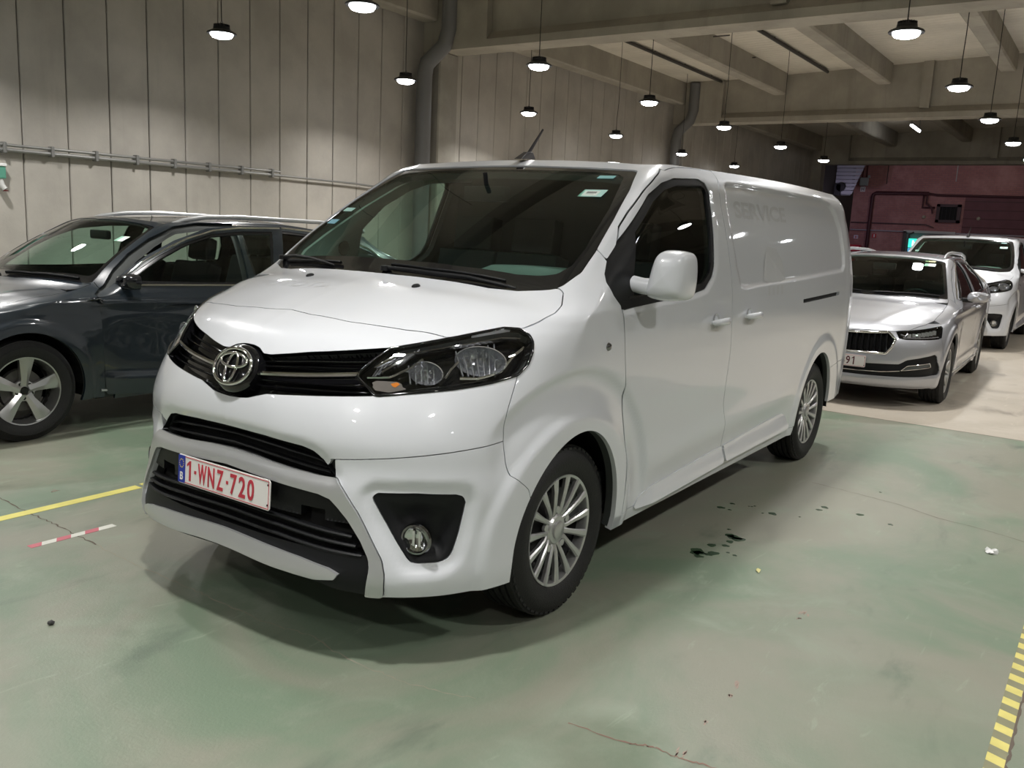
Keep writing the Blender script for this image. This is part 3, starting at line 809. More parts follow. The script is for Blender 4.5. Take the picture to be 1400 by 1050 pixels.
def build_van(root, first=True):
    S = van_prepare(); V, N = S.V, S.N; x, y, z = V.T
    W = wrap(V); xz = XZ(V); xy = XY(V)
    sidey = .60-y                                # <0 on the flank
    xb = np.interp(z, XB[:,1], XB[:,0])
    hood = np.maximum(poly_sd(xy, P_HOOD), 1.0-z)
    ws = np.maximum(poly_sd(xy, P_WS), 1.2-z); clear = poly_sd(xy, P_CLEAR)
    hl = np.maximum(poly_sd(W, P_HL), -x); gr = np.maximum(poly_sd(W, P_GR), .3-x); ui = np.maximum(poly_sd(W, P_UI), .3-x)
    sb = np.maximum(poly_sd(W, P_SB), .3-x); li = np.maximum(poly_sd(W, P_LI), .3-x); lb = np.maximum(poly_sd(W, P_LB), .3-x); fog = np.maximum(poly_sd(W, P_FOG), .1-x)
    door = np.maximum(poly_sd(xz, P_DOOR), np.interp(x, [-1.6,-1.2,-1.08,-1.0,-.93,-.85], [.748,.750,.756,.766,.776,.72])-y); win = np.maximum(poly_sd(xz, P_WIN), sidey)
    # arches: slightly squashed circles
    a1 = np.hypot((x-.005)*1.09+np.where(x < 0, -.0, 0), z-.33)-.425+np.where(z < .33, (.33-z)*.0, 0)
    a1 = np.where(x < 0, np.hypot((x-.005)*1.22, z-.33)-.425, a1); a1 = np.maximum(a1, .5-y)
    a2 = np.maximum(np.maximum(np.hypot((x+3.20)*1.14, z-.33)-.44, .5-y), -3.60-x)
    G = .0022
    MX = lambda *a: np.maximum.reduce(a)
    low = MX(.262-z)
    # bonnet
    sobj('bonnet', both(clip(S, hood, .018, G)), WHITE, root)
    # front bumper: nose, bumper skin, divided by the seam
    front = ML(xb-x, -hood, -hl, z-1.3)
    seam = (.711+(W[:,0]-.423)*.125); seam = np.where(W[:,0] < .423, .60, seam)
    up = ML(front, -gr, -ui, -sb, seam-z, -li)
    sobj('bumper_upper', both(clip(S, up, .02, G*.8)), WHITE, root)
    lo = ML(front, z-seam, -sb, -li, -fog, -a1, .258-z, .45-W[:,0])
    sobj('bumper_lower', both(clip(S, lo, .02, G*.8)), WHITE, root)
    # fenders, doors, flanks, roof, rear bumper
    dfx = np.interp(z, [.28,.42,.55,.8,.98,1.10,1.213,1.262,1.31,1.345,1.40,1.456], [-.413,-.414,-.402,-.36,-.325,-.308,-.30,-.24,-.208,-.222,-.27,-.35])
    pj = -.262-x-(1.41-z)*.15
    fen = ML(x-xb, dfx-x, -hood, -ws, -hl, -a1, pj, .262-z, .3-y)
    fe = clip(S, fen, .02, G)
    for T in (fe, mirror(fe)): sobj('fender', T, WHITE, root)
    dr = clip(S, ML(door, -win, .318-z+0*x), .02, G)
    gl = clip(inset(S, .010), ML(win, -(.02)+poly_sd(xz, P_WIN)*0), 0, .030)
    fr_ = clip(inset(S, .003), ML(win, -(win+.030)), .012, 0)
    sail = inset(S, .004); sl = clip(sail, ML(door+.0025, win+.004, -(x-np.interp(z, [1.2,1.346,1.55,1.7], [-.40,-.430,-.505,-.56]))), .012)
    P = None
    for s, f in ((1, lambda q: q), (-1, mirror)):
        o = sobj('front_door', f(dr), WHITE, root)
        sobj('door_window', f(clip(inset(S, .012), ML(win+.022, x-np.interp(z, [1.2,1.346,1.55,1.7], [-.40,-.430,-.505,-.56])), 0)), DGLASS, o)
        sobj('window_seal', f(fr_), BLKPLAS, o)
        sobj('sail_panel', f(sl), BLKPLAS, o)
        # pull handle in a cup
        add_handle(o, (-1.262, .972, 1.100), s)
    rb = poly_sd(xz, P_RB)
    roofy = y-(.735-.018*sstep(2.6, 4.2, -x))
    dcut = MX(door, 0*x-9)
    rail = MX(-3.56-x, x+2.69, z-1.165+0*x, 1.128-z-(x+2.69)*-.0)
    rail = MX(-3.56-x, x+2.69, z-(1.150-.022*(x+2.69)), (1.130-.022*(x+2.69))-z)
    sp = clip(S, ML(x+1.44, -door, -roofy, -a2, -rb, -rail, .318-z, sidey, -4.02-x), .02, G)
    for s, f in ((1, lambda q: q), (-1, mirror)):
        o = sobj('side_panel', f(sp), WHITE, root)
        add_handle(o, (-1.725, .972, 1.105), s)
        sobj('door_rail', f(clip(inset(S, .02), ML(rail-.004, sidey))), BLKDEEP, o)
    rbm = clip(S, ML(np.minimum(rb, x+4.035+99*(z > .67)), -a2, z-.67, .375-z), .02, G)
    sobj('rear_bumper', both(rbm), WHITE, root)
    tl = ML(x+4.015, -3.9-0*x, z-1.42, .98-z, .70-y)
    for T in (clip(S, tl, .02, G), mirror(clip(S, tl, .02, G))): sobj('tail_lamp', T, REDL, root)
    sobj('rear_door', both(clip(S, ML(x+4.02, -tl.max(0), .67-z), .02, G)), WHITE, root)
    # roof with the screen pillars
    rf = ML(np.where(x > -1.44, MX(-door, -ws, -pj, -hood), roofy), x+.17, -4.5-x, 1.25-z)
    sobj('roof', both(clip(S, rf, .02, G)), WHITE, root)
    # windscreen
    g = both(clip(inset(S, .006), ML(clear, ws)))
    wsc = sobj('windscreen', g, WGLASS, root)
    sobj('screen_border', both(clip(inset(S, .005), ML(ws+.002, -clear), .01)), mat('black_frit', (.008,.008,.009), .12, 0, .5), wsc)
    # sills and mouldings
    sill = clip(S, ML(z-.318, .262-z, sidey, x+.34, -2.80-x, -a1, -a2), .03, G*.7)
    m1 = [(-.545,.305),(-.583,.350),(-.64,.368),(-.706,.382),(-1.528,.420),(-1.538,.335)]
    m2 = [(-1.565,.336),(-1.555,.420),(-2.295,.450),(-2.50,.452),(-2.56,.430),(-2.60,.350)]
    for f in (lambda q: q, mirror):
        o = sobj('sill', f(sill), WHITE, root)
        for mm in (m1, m2): sobj('sill_moulding', f(clip(Surf(V+N*(.004+.36*np.clip(np.interp(x, [-2.6,-1.56,-.70,-.545], [.456,.424,.386,.315])-z, 0, .10))[:,None], S.F), ML(poly_sd(xz, mm), sidey), .02)), WHITE, o)
    # backing shell: interior side of the panels, dark in the joints
    cut = MX(-win-.03, -clear+.0, -gr, -hl, -ui, -li, -fog, -a1, -a2, np.where(x < -3.45, .385, .272)-z)
    back = clip(inset(S, .021), np.where(z > 1.2, np.maximum(-(win+.006), -np.maximum(clear, ws)), cut), .03)
    sobj('body_shell', both(back), TRIM, root)
    # under tray
    b = MB(); b.b2((-3.92,-.80,.40),(-3.6,.80,.48)); b.b2((-2.75,-.90,.27),(-.5,.90,.34)); b.b2((-3.6,-.60,.27),(-2.75,.60,.34)); b.b2((-.5,-.55,.28),(.45,.55,.36)); b.b2((.45,-.60,.32),(.80,.60,.40))
    for cx in (-3.2, 0):
        for s in (-1, 1):
            n = 20; pts = [(cx+.44*math.cos(a*math.pi/n), .33+.46*math.sin(a*math.pi/n)) for a in range(n+1)]
            for i in range(n):
                (xa, za), (xc, zc) = pts[i], pts[i+1]
                b.add([(xa, s*.55, za), (xc, s*.55, zc), (xc, s*.915, zc), (xa, s*.915, za)], [(0,1,2,3)])
            b.add([(p[0], s*.56, p[1]) for p in pts]+[(cx+.44, s*.56, .25), (cx-.44, s*.56, .25)], [tuple(range(n+3))])
    b.build('underbody', BLKDEEP, root)
    # ---- grille
    F = Finder(S, W, (x > .1) & (z < 1.25))
    gi = sobj('grille', both(clip(inset(S, .045), gr-.008)), BLKGLOSS, root)
    def two(fn, name, m, parent, **k):
        b = MB(); fn(b); 
        b.v = b.v; n = len(b.v); fs = list(b.f); b.add([(p[0], -p[1], p[2]) for p in list(b.v)], [tuple(reversed(q)) for q in fs])
        return b.build(name, m, parent, **k)
    two(lambda b: wall_on(b, F, roll_open(P_GR), .001, -.05), 'grille_frame', BLKGLOSS, gi, smooth=40)
    for zz0, zz1, e in ((1.006,1.048,.575), (.990,1.024,.545), (.942,.962,.52), (.922,.942,.535)):
        two(lambda b: bar_on(b, F, [(.10,zz0),(.3,(zz0+zz1)/2+.001),(e,zz1)], .0045, .010, -.026), 'grille_slat', BLKGLOSS, gi, smooth=40)
    two(lambda b: bar_on(b, F, [(.085,.958),(.3,.976),(.496,.996)], .0095, .010, -.006), 'chrome_bar', CHROME, gi, smooth=40)
    # badge on its roundel
    P0, N0 = F([(0., .962)], .0); n0 = Vector(N0[0]); n0.y = 0; n0.normalize()
    M = frame(Vector(P0[0])+n0*.002, (0,1,0), (-n0.z, 0, n0.x))
    b = MB(); el = lambda r, hz: [(1.0*r, hz)]
    b.lathe([(0,.022),(.080,.020),(.105,.014),(.118,.004),(.122,-.02),(.122,-.05)], 48, 'z')
    b.v = [(v[0]*.93, v[1]*.76, v[2]) for v in b.v]
    rd = b.build('roundel', BLKGLOSS, gi, smooth=40); rd.matrix_local = M
    b = MB(); ell = lambda cx, cy, rx, ry, n=40: [(cx+rx*math.cos(2*math.pi*k/n), cy+ry*math.sin(2*math.pi*k/n), .024+.004*(1-((cx+rx*math.cos(2*math.pi*k/n))/.1)**2)) for k in range(n)]
    b.tube(ell(0, 0, .097, .067), .0068, 8, closed=True)
    b.tube(ell(0, .022, .070, .026), .0058, 8, closed=True)
    b.tube(ell(0, -.006, .026, .056), .0058, 8, closed=True)
    bd = b.build('badge', CHROME, gi, smooth=60); bd.matrix_local = M
    # ---- upper intake
    ig = sobj('upper_intake', both(clip(inset(S, .07), ui-.01)), BLKDEEP, root)
    two(lambda b: wall_on(b, F, roll_open(P_UI), .001, -.07), 'intake_rim', BLKPLAS, ig, smooth=40)
    for dz in (.018, .047):
        two(lambda b: bar_on(b, F, [(0,.673+dz),(.2,.664+dz),(.36,.652+dz*.95),(.435-dz*.5,.650+dz*.8)], .006, .012, -.018-dz*.3), 'intake_slat', BLKPLAS, ig, smooth=40)
    # ---- silver frame, plate panel, lower intake
    sobj('silver_frame', both(clip(inset(S, -.010), sb+.001, .03)), SILVER, root)
    lg = sobj('lower_intake', both(clip(inset(S, .06), ML(li-.004, np.interp(W[:,0], *LIPZ)+.01-z))), BLKDEEP, root)
    pb = ML(li, .500-z+.08*W[:,0]**2*0)
    cutw = MX(W[:,0]-.42, .33-W[:,0], z-.535, .49-z)
    sobj('plate_panel', both(clip(inset(S, .008), ML(pb, -cutw), .04)), BLKPLAS, lg)
    sobj('lip', both(clip(inset(S, .004), ML(li, z-.402, np.interp(W[:,0], *LIPZ)-z), .04)), BLKPLAS, lg)
    for k, zz in enumerate((.478, .448, .418)):
        e = (.515, .53, .55)[k]
        two(lambda b: bar_on(b, F, [(0,zz+.006),(.25,zz),(.42,zz-.014),(e,zz-.02)], .0075, .013, -.012), 'intake_slat', BLKPLAS, lg, smooth=40)
    sobj('silver_lip', both(clip(inset(S, -.016), lb, .03)), SILVER, lg)
    # ---- fog lamps
    for s, f in ((1, lambda q: q), (-1, mirror)):
        dd = .004+.036*sstep(.003, .055, -fog)*sstep(.63,.50,z); T = Surf(V-N*dd[:,None], S.F, None)
        fi = sobj('fog_lamp_panel', f(clip(T, fog+.001, .03)), BLKPLAS, root)
        c, n = F([(.713,.462)], -.010); n = Vector((1.0, .30, 0)).normalized(); c = Vector(c[0])
        M = frame((c.x, c.y*s, c.z), Vector((0,0,1)).cross(Vector((n.x, n.y*s, 0))), (0,0,1))
        b = MB(); b.lathe([(.040,-.03),(.053,0),(.056,.012),(.052,.020),(.046,.021),(.043,.012)], 36, 'z'); o = b.build('fog_lamp', DCHROME, fi, smooth=40); o.matrix_local = M
        b = MB(); b.lathe([(.044,.010),(.037,.004),(.022,-.004),(0,-.008)], 24, 'z'); b.box((-.012,0,.004),(.008,.052,.006)); b.box((.010,0,.004),(.008,.052,.006)); o = b.build('reflector', CHROME, fi, smooth=40); o.matrix_local = M
        b = MB(); b.lathe([(0,.020),(.02,.019),(.043,.014)], 32, 'z'); o = b.build('lens', LENS, fi, smooth=60); o.matrix_local = M
    # ---- headlamps
    for s, f in ((1, lambda q: q), (-1, mirror)):
        h = sobj('headlamp', f(clip(inset(S, .001), hl+.0015, .012)), LENS, root)
        b = MB(); wall_on(b, F, P_HL, .0, -.07, 160, True, False); bar_on(b, F, P_HL+P_HL[:1], .005, .004, .0, 160)
        if s < 0: b.v = [(v[0], -v[1], v[2]) for v in b.v]
        b.build('lamp_border', BLKGLOSS, h, smooth=50)
        sobj('lamp_housing', f(clip(inset(S, .075), hl-.01)), BLKGLOSS, h)
        def bowl(q, off, rx, rz, dirv, m=REFL, name='reflector', deep=.05):
            c, n = F([q], off); c = Vector(c[0]); n = Vector(dirv).normalized()
            M = frame((c.x, c.y*s, c.z), (Vector((0,0,1)).cross(Vector((n.x, n.y*s, n.z)))), (0,0,1))
            b = MB(); n_ = 30; pr = [(1.0,.0),(.96,.004),(.90,-.006),(.75,-deep*.55),(.5,-deep*.85),(.22,-deep),(.16,-deep*.6),(0,-deep*.55)]
            b.lathe(pr, n_, 'z'); b.v = [(v[0]*rx*(1+(.05 if i % 2 and 2*n_ < i < 5*n_ else 0)), v[1]*rz, v[2]) for i, v in enumerate(b.v)]
            o = b.build(name, m, h, smooth=12); o.matrix_local = M; return o
        bowl((.905,1.056), -.018, .092, .054, (1,.55,0), deep=.05)
        bowl((.715,1.018), -.024, .064, .042, (1,.30,0), deep=.04)
        b = MB()
        for q, hw in (([(.535,1.030),(.60,1.066)], .010), ([(.565,1.015),(.635,1.060)], .008), ([(.52,.992),(.60,.998),(.66,1.03),(.70,1.06)], .005), ([(.60,1.068),(.80,1.105),(1.0,1.135),(1.07,1.132)], .004),
                      ([(.83,1.00),(.90,.998),(.98,1.02),(1.03,1.07),(1.08,1.10)], .006), ([(.66,.958),(.80,.976),(.93,.994)], .0035), ([(.78,1.0),(.80,1.03),(.825,1.055)], .005)):
            bar_on(b, F, q, hw, .008, -.020, 14)
        if s < 0: b.v = [(v[0], -v[1], v[2]) for v in b.v]
        b.build('chrome_trim', CHROME, h, smooth=40)
        b = MB()
        for k in range(9): bar_on(b, F, [(.50+.012*k+.03,.995+.006*k),(.555+.016*k,1.045+.006*k)], .0028, .006, -.030+.001*k, 5)
        for k in range(7): bar_on(b, F, [(.845+.02*k,1.012-.001*k),(.815+.025*k,1.10+.004*k)], .003, .006, -.036, 5)
        for k in range(5): bar_on(b, F, [(.665+.02*k,.985),(.650+.022*k,1.045)], .003, .006, -.036, 5)
        if s < 0: b.v = [(v[0], -v[1], v[2]) for v in b.v]
        b.build('reflector_flutes', REFL, h)
        sobj('lamp_blade', f(clip(inset(S, .018), ML(hl+.012, poly_sd(W, [(.545,.955),(.60,.950),(.655,.962),(.63,.985),(.535,.985)])), .01)), mat('indicator_clear', (.30,.27,.25), .2, .6), h)
        sobj('indicator', f(clip(inset(S, .017), ML(hl+.012, poly_sd(W, [(.605,.965),(.64,.966),(.63,.983),(.60,.983)])), .01)), ORANGE, h)
    # ---- number plate
    pc, pn = F([(0,.555)], .014)
    if first: plate(root, '1-WNZ-720', (pc[0][0]+.012, -.0, .556), (0,1,0), (-.055,0,1))
    # ---- bonnet jets, repeaters, wipers, cowl
    T = Finder(S, XY(V), (z > 1.05) & (x > -.3) & (x < .8) & (y < .9))
    for s in (-1, 1):
        c, n = T([(.225,.30)], .0); n = Vector(n[0]); n.y *= s; c = Vector(c[0]); c.y *= s
        b = MB(); b.lathe([(.016,0),(.015,.005),(.010,.009),(0,.011)], 14, 'z'); b.v = [(v[0]*1.25, v[1], v[2]) for v in b.v]
        o = b.build('washer_jet', BLKPLAS, root, smooth=50); o.matrix_local = frame(c, Vector((0,1,0)).cross(n), Vector((0,1,0)))
        c, n = Finder(S, xz, (y > .8))([(-.176,1.066)], .0); c = Vector(c[0]); c.y *= s
        b = MB(); b.lathe([(.0,.010),(.008,.010),(.014,.007),(.017,.0)], 20, 'y', c=(0,0,0)); 
        if s < 0: b.v = [(v[0], -v[1], v[2]) for v in b.v]
        o = b.build('side_repeater', DCHROME, root, smooth=50); o.location = c
    cw = both(clip(inset(S, .03), ML(-(-.06-x), np.abs(y)-.80, x-.20, -.10-x)*1.0))
    # ---- wipers
    def wiper(pts, base):
        b = MB(); Pp = []
        for q in pts:
            sgn = 1 if q[1] >= 0 else -1
            c, n = T([(q[0], abs(q[1]))], q[2]); p = Vector(c[0]); p.y *= sgn; Pp.append(p)
        b.tube(Pp, [.009]+[.0075]*(len(Pp)-2)+[.004], 8); c = Pp[0]; b.lathe([(.0,.022),(.02,.020),(.022,0)], 14, 'z', c=(c.x, c.y, c.z-.012))
        return b
    wiper([(.128,.05,.010),(.128,.18,.016),(.118,.31,.016),(.088,.45,.012),(.068,.60,.008),(.058,.66,.006)], 0).build('wiper', BLKPLAS, root, smooth=50)
    wiper([(-.045,-.775,.010),(-.005,-.64,.016),(.045,-.49,.014),(.085,-.37,.010),(.118,-.26,.006)], 0).build('wiper', BLKPLAS, root, smooth=50)
    b = MB(); bar_on(b, T, [(.100,.06),(.092,.25),(.065,.44),(.040,.60)], .005, .007, .007); b.build('wiper_blade', BLKPLAS, root, smooth=40)
    b = MB(); bar_on(b, T, [(.098,.24),(.075,.40),(.045,.54),(.005,.68)], .005, .007, .007); b.v = [(v[0], -v[1], v[2]) for v in b.v]; b.build('wiper_blade', BLKPLAS, root, smooth=40)
    # ---- mirrors
    for s in (1, -1): van_mirror(root, s)
    # ---- aerial
    b = MB(); b.add([(-.865,-.022,1.846),(-.865,.022,1.846),(-.99,.026,1.855),(-.99,-.026,1.855),(-.935,-.012,1.886),(-.935,.012,1.886),(-.985,.012,1.889),(-.985,-.012,1.889)], [(0,1,5,4),(1,2,6,5),(2,3,7,6),(3,0,4,7),(4,5,6,7)])
    b.tube([(-.955,0,1.874),(-1.085,0,2.012)], [.010,.0055], 10); b.build('aerial', mat('aerial_black', (.02,.018,.02), .35), root, bevel=.004)
    # ---- wheels
    for X, yy, s in ((0,.795,1),(0,-.795,-1),(-3.275,.795,1),(-3.275,-.795,-1)):
        t = van_wheel(root); t.location = (X, yy, .342)
        if s < 0: t.rotation_euler = (0, 0, math.pi)
    # ---- cabin
    b = MB(); b.b2((-1.50,-.84,.35),(-1.46,.84,1.70)); b.b2((-1.49,-.74,1.70),(-1.46,.74,1.80)); b.build('bulkhead', mat('bulkhead_dark', (.010,.010,.011), .8), root)
    b = MB(); b.b2((-1.46,-.85,.34),(.0,.85,.50)); b.build('cabin_floor', TRIM, root)
    pts = [(-.10,1.235),(-.25,1.285),(-.42,1.31),(-.52,1.26),(-.56,1.10),(-.50,.9),(-.42,.75),(-.1,.6),(-.0,.9),(-.02,1.20)]
    b = MB(); b.prism(pts, -.76, .76, 'y'); b.build('dashboard', mat('dashboard_grey', (.16,.185,.18), .7, bump=.1, bscale=300), root, smooth=35)
    b = MB(); b.lathe([(.21,.0),(.20,.03),(.15,.055),(0,.062)], 32, 'z'); b.v = [(v[0]*1.1-.40, v[1]*1.2+.42, v[2]+1.285) for v in b.v]; b.build('binnacle', mat('dashboard_grey'), root, smooth=60)
    b = MB(); n = 36; R = Matrix.Rotation(math.radians(-62), 3, 'Y')
    b.tube([R @ Vector((.185*math.cos(2*math.pi*k/n), .185*math.sin(2*math.pi*k/n), 0))+Vector((-.66,.42,1.08)) for k in range(n)], .015, 8, closed=True)
    for a in (0, 2.2, 4.1): b.tube([Vector((-.66,.42,1.08)), R @ Vector((.18*math.cos(a), .18*math.sin(a), 0))+Vector((-.66,.42,1.08))], .02, 6)
    b.build('steering_wheel', BLKPLAS, root, smooth=50)
    for yy in (.42, -.18, -.60):
        wd = .26 if yy > 0 else .20
        b = MB(); b.b2((-1.22,yy-wd,.62),(-.72,yy+wd,.80)); b.add([], [])
        b.box((-1.26,yy,1.05),(.14,wd*2,.62), Matrix.Rotation(math.radians(-12), 3, 'Y')); b.box((-1.36,yy,1.46),(.10,.27,.19), Matrix.Rotation(math.radians(-8), 3, 'Y'))
        b.box((-1.34,yy-.06,1.38),(.015,.015,.14)); b.box((-1.34,yy+.06,1.38),(.015,.015,.14)); b.build('seat', SEATM, root, bevel=.03, smooth=60)
    b = MB(); b.box((-.62,0,1.66),(.05,.24,.07)); b.tube([(-.62,0,1.68),(-.60,0,1.76)], .012, 8); b.build('interior_mirror', BLKPLAS, root, bevel=.012, smooth=50)
    inn = [(-.62,1.20),(-.63,1.30),(-.63,1.40),(-.635,1.462),(-.767,1.587),(-.947,1.682),(-1.091,1.727),(-1.282,1.749),(-1.455,1.760)]
    ou = [(-.05,1.20),(-.08,1.28),(-.14,1.35),(-.26,1.43),(-.50,1.575),(-.72,1.69),(-.92,1.765),(-1.2,1.80),(-1.455,1.81)]
    for s in (-1,):
        b = MB(); n = len(inn); yy = lambda q, d: s*(float(van_w(min(q[1], 1.78)))-d); yo_ = lambda q, d: s*(float(np.interp(q[0], [-1.455,-.9,-.5,-.05], [.72,.655,.70,.755]))-d)
        L = [[(q[0], yy(q, .045), q[1]) for q in inn], [(q[0], yy(q, .075), q[1]) for q in inn], [(q[0], yo_(q, .02), q[1]) for q in ou], [(q[0], yo_(q, .0), q[1]) for q in ou]]
        b.add(sum(L, []), [(i*n+k, i*n+k+1, (i+1)*n+k+1, (i+1)*n+k) for i in range(3) for k in range(n-1)])
        o = b.build('pillar_trim', TRIML if s < 0 else TRIM, root, smooth=40)
        if s < 0: MB().lathe([(0,.006),(.035,.006),(.040,.0)], 24, 'y', c=(-.46,-.795,1.36)).build('speaker', TRIM, o, smooth=50)
    # ---- stickers on the screen
    H = Finder(S, XY(V), (z > 1.2) & (x > -1.0) & (x < .2) & (y < .9))
    def sticker(name, a, w, h, m, s=1, off=-.010):
        (p, q), _ = H([(a[0], abs(a[1])), (a[0]-.02, abs(a[1]))], off); c, n = H([(a[0], abs(a[1]))], off); c = Vector(c[0]); n = Vector(n[0])
        if s < 0: c.y *= -1; n.y *= -1
        o = MB().b2((-w/2,-h/2,-.0006),(w/2,h/2,.0006)).build(name, m, wsc); o.matrix_local = frame(c, Vector((0,1,0)), n.cross(Vector((0,1,0)))); return o
    SG = mat('sticker_green', (.45,.72,.66), .5); SW_ = mat('sticker_white', (.72,.80,.75), .5)
    if first:
        o = sticker('sticker', (-.585,.605), .118, .070, SG, off=-.003)
        MB().b2((-.045,-.027,.0006),(.030,.020,.0014)).build('sticker_face', SW_, o)
        b = MB()
        for k in range(16): b.b2((-.032+k*.0032,-.004+0,.0014),(-.032+k*.0032+.0012+.0009*(k % 3),.012,.0018))
        b.b2((-.03,-.012,.0014),(.01,-.010,.0018)); b.build('barcode', mat('ink', (.12,.12,.12), .6), o)
        sticker('sticker', (-.735,.585), .085, .032, mat('sticker_teal', (.22,.48,.48), .5), off=-.003)
        sticker('sticker', (-.40,.70), .060, .035, SG, -1, off=-.003); sticker('sticker', (-.30,.71), .055, .040, mat('sticker_blue', (.25,.50,.62), .5), -1, off=-.003)
    return S

def add_handle(o, c, s):
    b = MB(); x, y, z = c
    b.lathe([(.036,-.016),(.034,-.012),(.02,-.022),(0,-.026)], 24, 'y', c=(x-.004, y-.0, z+.004))
    if s < 0: b.v = [(v[0], -v[1], v[2]) for v in b.v]
    h = b.build('handle_cup', mat('handle_cup', (.55,.56,.57), .4, 0, .6), o, smooth=50)
    b = MB(); P = [(x+.072,y-.006,z),(x+.060,y+.012,z),(x+.03,y+.022,z+.001),(x-.02,y+.026,z+.002),(x-.07,y+.022,z+.002),(x-.095,y+.008,z+.001),(x-.100,y-.010,z)]
    b.tube(P, [.006,.012,.0135,.014,.0155,.014,.008], 12, sq=(1.0,1.25))
    if s < 0: b.v = [(v[0], -v[1], v[2]) for v in b.v]
    b.build('door_handle', WHITE, o, smooth=60)

def van_mirror(root, s):
    """door mirror: rounded white shell on a stubby arm; the right one is folded back"""
    cx, cy, cz = -.45, 1.065, 1.345
    out = [(-.080,-.070),(-.075,-.092),(-.03,-.102),(.035,-.100),(.073,-.085),(.083,-.03),(.082,.035),(.074,.080),(.052,.099),(.0,.104),(-.030,.099),(-.050,.078),(-.064,.030),(-.075,-.03)]
    o2 = smooth_poly(out, 4); m = len(o2); V = []; F = []; c0 = np.array([.005,-.005])
    lay = [(-.078,.90),(-.074,.955),(-.062,.985),(-.03,1.0),(.0,.99),(.025,.95),(.045,.88),(.060,.77),(.071,.60),(.077,.38),(.079,.0)]
    for dx, sc in lay:
        for q in o2: V.append((dx-.20*q[0]*sc, c0[0]+(q[0]-c0[0])*sc, c0[1]+(q[1]-c0[1])*sc))
    for i in range(len(lay)-1):
        for j in range(m): F.append((i*m+j, i*m+(j+1) % m, (i+1)*m+(j+1) % m, (i+1)*m+j))
    def fin(b, name, m_, parent, turn=True, **k):
        b.v = [(v_[0], v_[1], v_[2]) for v_ in b.v]
        if s < 0 and turn:
            R = Matrix.Rotation(math.radians(80), 4, 'Z'); c = Vector((cx-.02, .965, 0)); b.v = [tuple(R @ (Vector(q)-c)+c) for q in b.v]
        b.v = [(v_[0], s*v_[1], v_[2]) for v_ in b.v]
        return b.build(name, m_, parent, **k)
    b = MB(); b.add([(v_[0]+cx, v_[1]+cy, v_[2]+cz) for v_ in V], F)
    o = fin(b, 'door_mirror', WHITE, root, smooth=75)
    b = MB(); b.add([(-.070-.20*q[0]+cx, q[0]*.88+cy, q[1]*.88+cz) for q in o2], [tuple(range(m))]); fin(b, 'mirror_glass', mat('mirror_glass', (.5,.5,.5), .02, 1), o)
    b = MB(); b.tube([(cx+.03,cy-.150,cz-.040),(cx+.03,cy-.10,cz-.048),(cx+.02,cy-.03,cz-.05)], [.033,.034,.036], 16); fin(b, 'mirror_arm', WHITE, o, smooth=50)
    b = MB(); b.tube([(cx+.03,cy-.205,cz-.052),(cx+.03,cy-.147,cz-.042)], [.048,.036], 16); b.box((cx+.0,cy-.165,cz-.105),(.16,.06,.030)); fin(b, 'mirror_foot', BLKPLAS, o, False, smooth=50)
    return o

van = empty('van', (0,0,0), 0, 'large white delivery van parked in the middle with its nose toward the left', 'van')
VANS = build_van(van)
